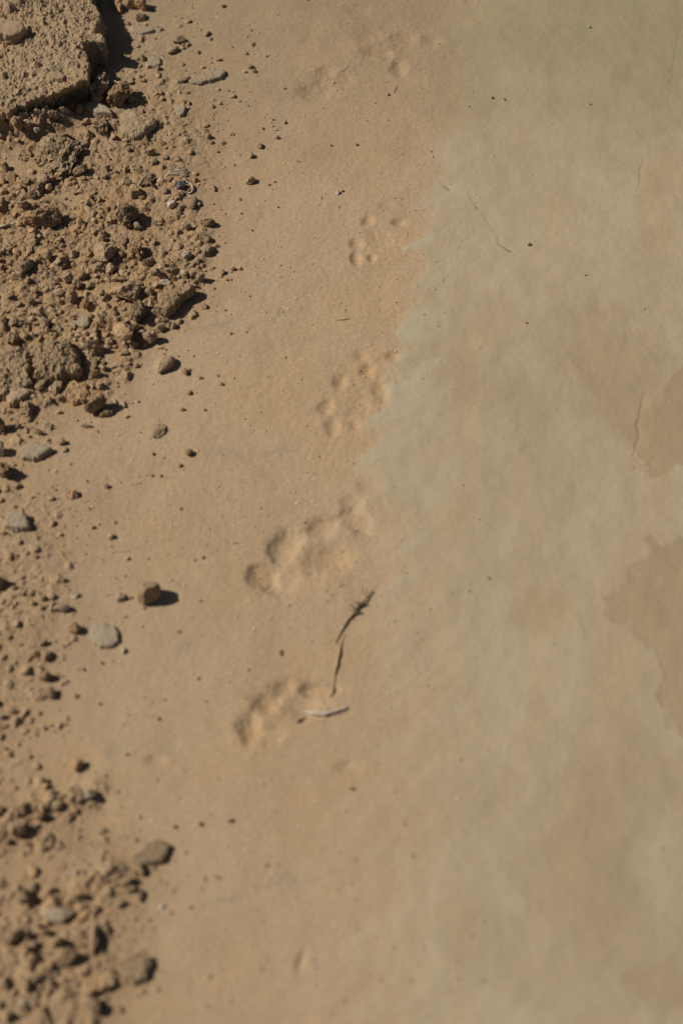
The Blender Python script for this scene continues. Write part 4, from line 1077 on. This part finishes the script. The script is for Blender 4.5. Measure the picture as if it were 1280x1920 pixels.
# twigs and stalks
tw = root_empty('twig', 670, 1138, 'thin dark twig with a thorny knot, in the middle of the sand', 'twig')
tube('stem', [[(629, 1204, .7, 0), (640, 1182, 1.0, .5), (650, 1164, 1.2, 1), (662, 1150, 1.4, 1.5), (670, 1138, 1.9, 2), (678, 1130, 1.9, 3), (686, 1120, 1.2, 3), (698, 1104, 1.0, 2)]], 'twig', None, None, parent=tw)
for k, th_ in enumerate([[(662, 1152, 1.0, 1), (668, 1147, 1.4, 2), (674, 1146, 1.3, 2), (681, 1148, .8, .5)], [(672, 1136, 1.5, 3), (673, 1128, 1.2, 5), (673, 1121, .6, 7)],
        [(674, 1134, 1.3, 3), (667, 1126, .9, 4), (660, 1122, .5, 3)], [(670, 1140, 1.2, 3), (661, 1136, .8, 3), (655, 1128, .5, 2)], [(676, 1130, 1.2, 3), (684, 1132, .9, 3), (690, 1128, .5, 2)],
        [(671, 1132, .7, 4), (664, 1139, .6, 3), (656, 1142, .4, 1)], [(679, 1112, .5, 3), (680, 1104, .5, 5), (681, 1096, .3, 6)]]):
    tube('thorn', [th_], 'twig', None, None, parent=tw, seed=k)
gs = root_empty('grass_stalk', 628, 1262, 'thin straw-coloured stalk with a dark tip below the thorny twig', 'stalk')
tube('stem', [[(647, 1186, .4, 0), (641, 1200, .6, .5), (637, 1214, .9, 1)], [(638, 1212, 1.4, 1), (635, 1225, 1.8, 1), (631, 1244, 1.7, 1), (627, 1262, 1.2, 1), (625, 1280, .9, 1)]], 'straw', None, None, parent=gs)
tube('dark_tip', [[(625, 1281, .9, 1), (626, 1292, 1.3, 1), (621, 1302, .9, .5), (618, 1309, .5, 0)]], 'twig', None, None, parent=gs)
cs = root_empty('curved_stalk', 602, 1339, 'pale curved stalk with a dark broken end, lying across the lowest paw print', 'stalk')
tube('stem', [[(572, 1328, 1.2, 1), (584, 1335, 2.6, 1.5), (602, 1339, 2.7, 2), (622, 1336, 2.4, 2), (640, 1330, 2.0, 1.5), (652, 1326, 1.3, 1)]], 'bone', None, None, parent=cs)
tube('broken_end', [[(571, 1343, .8, 1), (564, 1348, 1.5, 1), (556, 1355, 1.3, 0)]], 'twig', None, None, parent=cs)
tube('seed_husk', [[(529, 1216, .7, 0), (526, 1220, 1.3, 1), (527, 1228, .8, 0)]], 'twig', 'small dark curved husk left of the straw stalk', 'husk')
tube('straw_bit', [[(629, 600, .7, 0), (642, 599, .8, 1.5), (656, 598, .6, 0)]], 'straw', 'short yellow straw on the sand near the mud edge', 'straw')
tube('thin_stalk', [[(744, 158, .4, 3), (741, 166, .5, 2), (738, 176, .5, 0)]], 'twig', 'thin dark stalk beside the tan pebble, upper middle', 'stalk')
tube('thin_stalk', [[(650, 124, .4, 2), (645, 131, .5, 2), (639, 138, .5, 0)]], 'bone', 'thin pale stalk by the topmost paw print', 'stalk')
tube('thin_stalk', [[(604, 368, .4, 1), (602, 374, .5, 0)]], 'twig', 'tiny dark stalk left below the white pebble', 'stalk')
tube('thin_stalk', [[(829, 346, .5, 0), (836, 351, .6, 1), (842, 356, .5, 0)]], 'twig', 'tiny dark stalk at the upper end of the forked crack', 'stalk')
tube('thin_stalk', [[(938, 460, .6, 0), (948, 468, .7, 1), (958, 474, .5, 0)]], 'twig', 'dark stalk bit at the lower end of the forked crack', 'stalk')
tube('dry_grass', [[(105, 1031, .6, 0), (116, 1038, 1.0, .5), (122, 1050, 1.0, .5), (133, 1056, .9, 0), (146, 1056, .5, 0)]], 'straw', 'bent pale grass blade pressed in the sand at left', 'grass blade')
tube('dry_grass', [[(166, 1040, .5, 0), (178, 1042, .9, .6), (188, 1045, 1.0, .6), (196, 1052, .6, 0)]], 'straw', 'short pale grass blade right of the bent one', 'grass blade')
tube('dry_grass', [[(214, 1034, .4, 0), (232, 1033, .7, .3), (246, 1031, .4, 0)]], 'straw', 'faint straight grass blade, rightmost of the three blades', 'grass blade')
tube('dry_root', [[(-6, 427, 1.2, 3), (4, 432, 2.0, 4), (12, 429, 2.1, 5), (22, 424, 1.8, 5), (30, 422, 1.0, 4)]], 'bone', 'short thick pale root at the left edge under the long rusty clod', 'root')
tube('root_fibre', [[(84, 456, .6, 3), (96, 463, .9, 4), (106, 470, .8, 3)]], 'twig', 'fine dark root fibre above the ball-like clod', 'root')
tube('dry_grass', [[(624, 1095, .5, 0), (634, 1098, .7, 1), (645, 1091, .4, 2)]], 'bone', 'small pale blade between the big paw print and the thorny twig', 'grass blade')

# ------------------------------------------------------------------ countable small clods and pebbles (copies)
rng = np.random.RandomState(99)
protos = []
for i in range(14):
    P, F = rock_shape(3, 900 + i, rng.uniform(.25, .55), int(rng.randint(6, 10)), .34)
    protos.append(mesh_np('small_clod', P, F, M[('clod', 'clod', 'clod', 'orange', 'grey')[i % 5]], False))
REG = [(-400, 205, 'small brown clod in the crumbs on the sand right of the mud block', 'small clods right of the mud block'),
       (205, 420, 'small brown clod in the upper rubble below the mud block', 'small clods in the upper rubble'),
       (420, 620, 'small brown clod in the densest rubble', 'small clods in the densest rubble'),
       (620, 830, 'small brown clod in the rubble around the cracked crust plates', 'small clods around the crust plates'),
       (830, 1450, 'small brown clod on the gritty sand at the left', 'small clods on the gritty sand'),
       (1450, 2500, 'small brown clod in the blurred rubble at the bottom left', 'small clods in the bottom rubble')]
QUOTA = [22, 70, 85, 50, 22, 45]
def clear(u, v, pad=0):
    for cu, cv, a, b in HERO:
        if ((u - cu) / (a + pad)) ** 2 + ((v - cv) / (b + pad)) ** 2 < 1: return False
    return True
for ri, (v0, v1, lb, gp) in enumerate(REG):
    n = tries = 0
    while n < QUOTA[ri] and tries < 20000:
        tries += 1
        u, v = rng.uniform(-20, 500), rng.uniform(max(v0, -10), min(v1, 1935))
        if ri == 0 and u < 225: continue
        if ri == 1 and v < 225 and u < 170: continue
        if rng.rand() > rubble(np.array(u), np.array(v), 40) or not clear(u, v, 3): continue
        w = rng.uniform(8, 15) if v < 1450 else rng.uniform(10, 25)
        s, ca, sa = scale_at(u, v)
        R = w * s / 2
        x, y = at(u, v, R * .5)
        sx, sy, sz = R * rng.uniform(.8, 1.25), R * rng.uniform(.8, 1.25), R * rng.uniform(.55, .95)
        o = link('small_clod', protos[rng.randint(len(protos))], (x, y, zat(x, y) + sz * .22), (rng.uniform(-.4, .4), rng.uniform(-.4, .4), rng.rand() * 6.28), (sx, sy, sz))
        tag(o, lb, 'clod', gp)
        HERO.append((u, v, w * .35, w * .35))
        n += 1

# loose pebbles scattered out on the sand
pp = []
for i in range(8):
    P, F = rock_shape(3, 1500 + i, .4, 9)
    pp.append(mesh_np('pebble', P, F, M[('clod', 'tan', 'dark', 'tan')[i % 4]], True))
n = 0
while n < 85:
    u, v = rng.uniform(0, 620), rng.uniform(0, 1900)
    xr = float(np.interp(v, RV, RX))
    if u < xr - 20 or rng.rand() > math.exp(-(u - xr) / 85) or not clear(u, v, 4): continue
    if u > 440 and 950 < v < 1420: continue
    w = rng.uniform(3.0, 5.5) * (1 + .3 * (v > 1000))
    s, ca, sa = scale_at(u, v)
    R = w * s / 2
    x, y = at(u, v)
    o = link('pebble', pp[rng.randint(8)], (x, y, zat(x, y) + R * .4), (rng.uniform(-.4, .4), rng.uniform(-.4, .4), rng.rand() * 6.28), (R * rng.uniform(.8, 1.2), R, R * rng.uniform(.6, .95)))
    tag(o, 'tiny dark pebble scattered on the open sand right of the rubble', 'pebble', 'tiny pebbles scattered on the open sand')
    n += 1

# ------------------------------------------------------------------ uncountable crumbs and grit
def scatter(name, count, sampler, sizes, mat, sub=1, flat=.7, sink=.3, seed=1):
    r = np.random.RandomState(seed)
    D, F = ico(sub)
    bank = [rock_shape(sub, seed * 50 + i, .5, 7, .3)[0] for i in range(40)]
    VV, FF = [], []
    k = 0
    while k < count:
        p = sampler(r)
        if p is None: continue
        u, v, ub = p
        x, y = at(u, v)
        if not (X0 < x < X1 - .01 and Y0 < y < Y1 - .01): continue
        R = sizes(r, u, v)
        a = r.rand() * 6.28
        S = bank[r.randint(40)] * np.array([R * r.uniform(.7, 1.3), R * r.uniform(.7, 1.2), R * flat * r.uniform(.6, 1.2)])
        c_, s_ = math.cos(a), math.sin(a)
        Q = np.stack([S[:, 0] * c_ - S[:, 1] * s_, S[:, 0] * s_ + S[:, 1] * c_, S[:, 2]], 1)
        VV.append(Q + np.array([x, y, (zat(x, y) if ub is None else ub) + R * flat * (1 - 2 * sink)]))
        FF.append(F + len(D) * k)
        k += 1
    o = link(name, mesh_np(name, np.concatenate(VV), np.concatenate(FF), M[mat], False))
    return o

def samp_rub(r):
    u, v = r.uniform(-250, 560), r.uniform(-250, 2020)
    xr = float(np.interp(v, RV, RX))
    d = float(rubble(np.array(u), np.array(v), 50)) + ((.20 if v < 450 else .10) * math.exp(-max(0, u - xr) / (60 if v < 450 else 45)) if u > xr - 40 else 0.03)
    if r.rand() > d: return None
    return u, v, None
def sz_rub(r, u, v): return min(.0042, .0009 * (1 - r.rand()) ** -.5)
for nm, cnt, mt, sd in (('earth_crumbs', 4200, 'clod', 3), ('rusty_crumbs', 1500, 'orange', 4), ('grey_crumbs', 1000, 'grey', 5)):
    o = scatter(nm, cnt, samp_rub, sz_rub, mt, 2, .7, .33, sd)
    o['kind'] = 'stuff'
    tag(o, {'clod': 'countless brown earth crumbs strewn through the rubble', 'orange': 'countless rusty earth crumbs strewn through the rubble', 'grey': 'countless grey earth crumbs strewn through the rubble'}[mt], 'earth crumbs')

def samp_sand(r):
    u, v = r.uniform(-150, 1000), r.uniform(-200, 1950)
    mx = float(np.interp(v, MV, MX))
    if r.rand() > math.exp(-max(0, u - mx + 10) / 55) * (.35 + .65 * math.exp(-max(0, v - 500) / 500)): return None
    return u, v, None
def samp_all(r):
    u, v = r.uniform(-150, 1350), r.uniform(-200, 1950)
    if u > 900 and r.rand() > .25: return None
    return u, v, None
o = scatter('pale_grit', 3600, samp_sand, lambda r, u, v: min(.0013, .00036 * (1 - r.rand()) ** -.45), 'white', 1, .8, .2, 7)
o['kind'] = 'stuff'; tag(o, 'pale quartz grit sprinkled over the sand', 'grit')
o = scatter('tan_grit', 2600, samp_sand, lambda r, u, v: min(.0014, .0005 * (1 - r.rand()) ** -.4), 'straw', 1, .8, .2, 8)
o['kind'] = 'stuff'; tag(o, 'yellowish grit sprinkled over the sand', 'grit')
o = scatter('dark_grit', 700, samp_all, lambda r, u, v: min(.0013, .00042 * (1 - r.rand()) ** -.45), 'tan', 1, .8, .2, 9)
o['kind'] = 'stuff'; tag(o, 'dark grit sprinkled over the sand and mud', 'grit')
print('objects', len(bpy.data.objects))
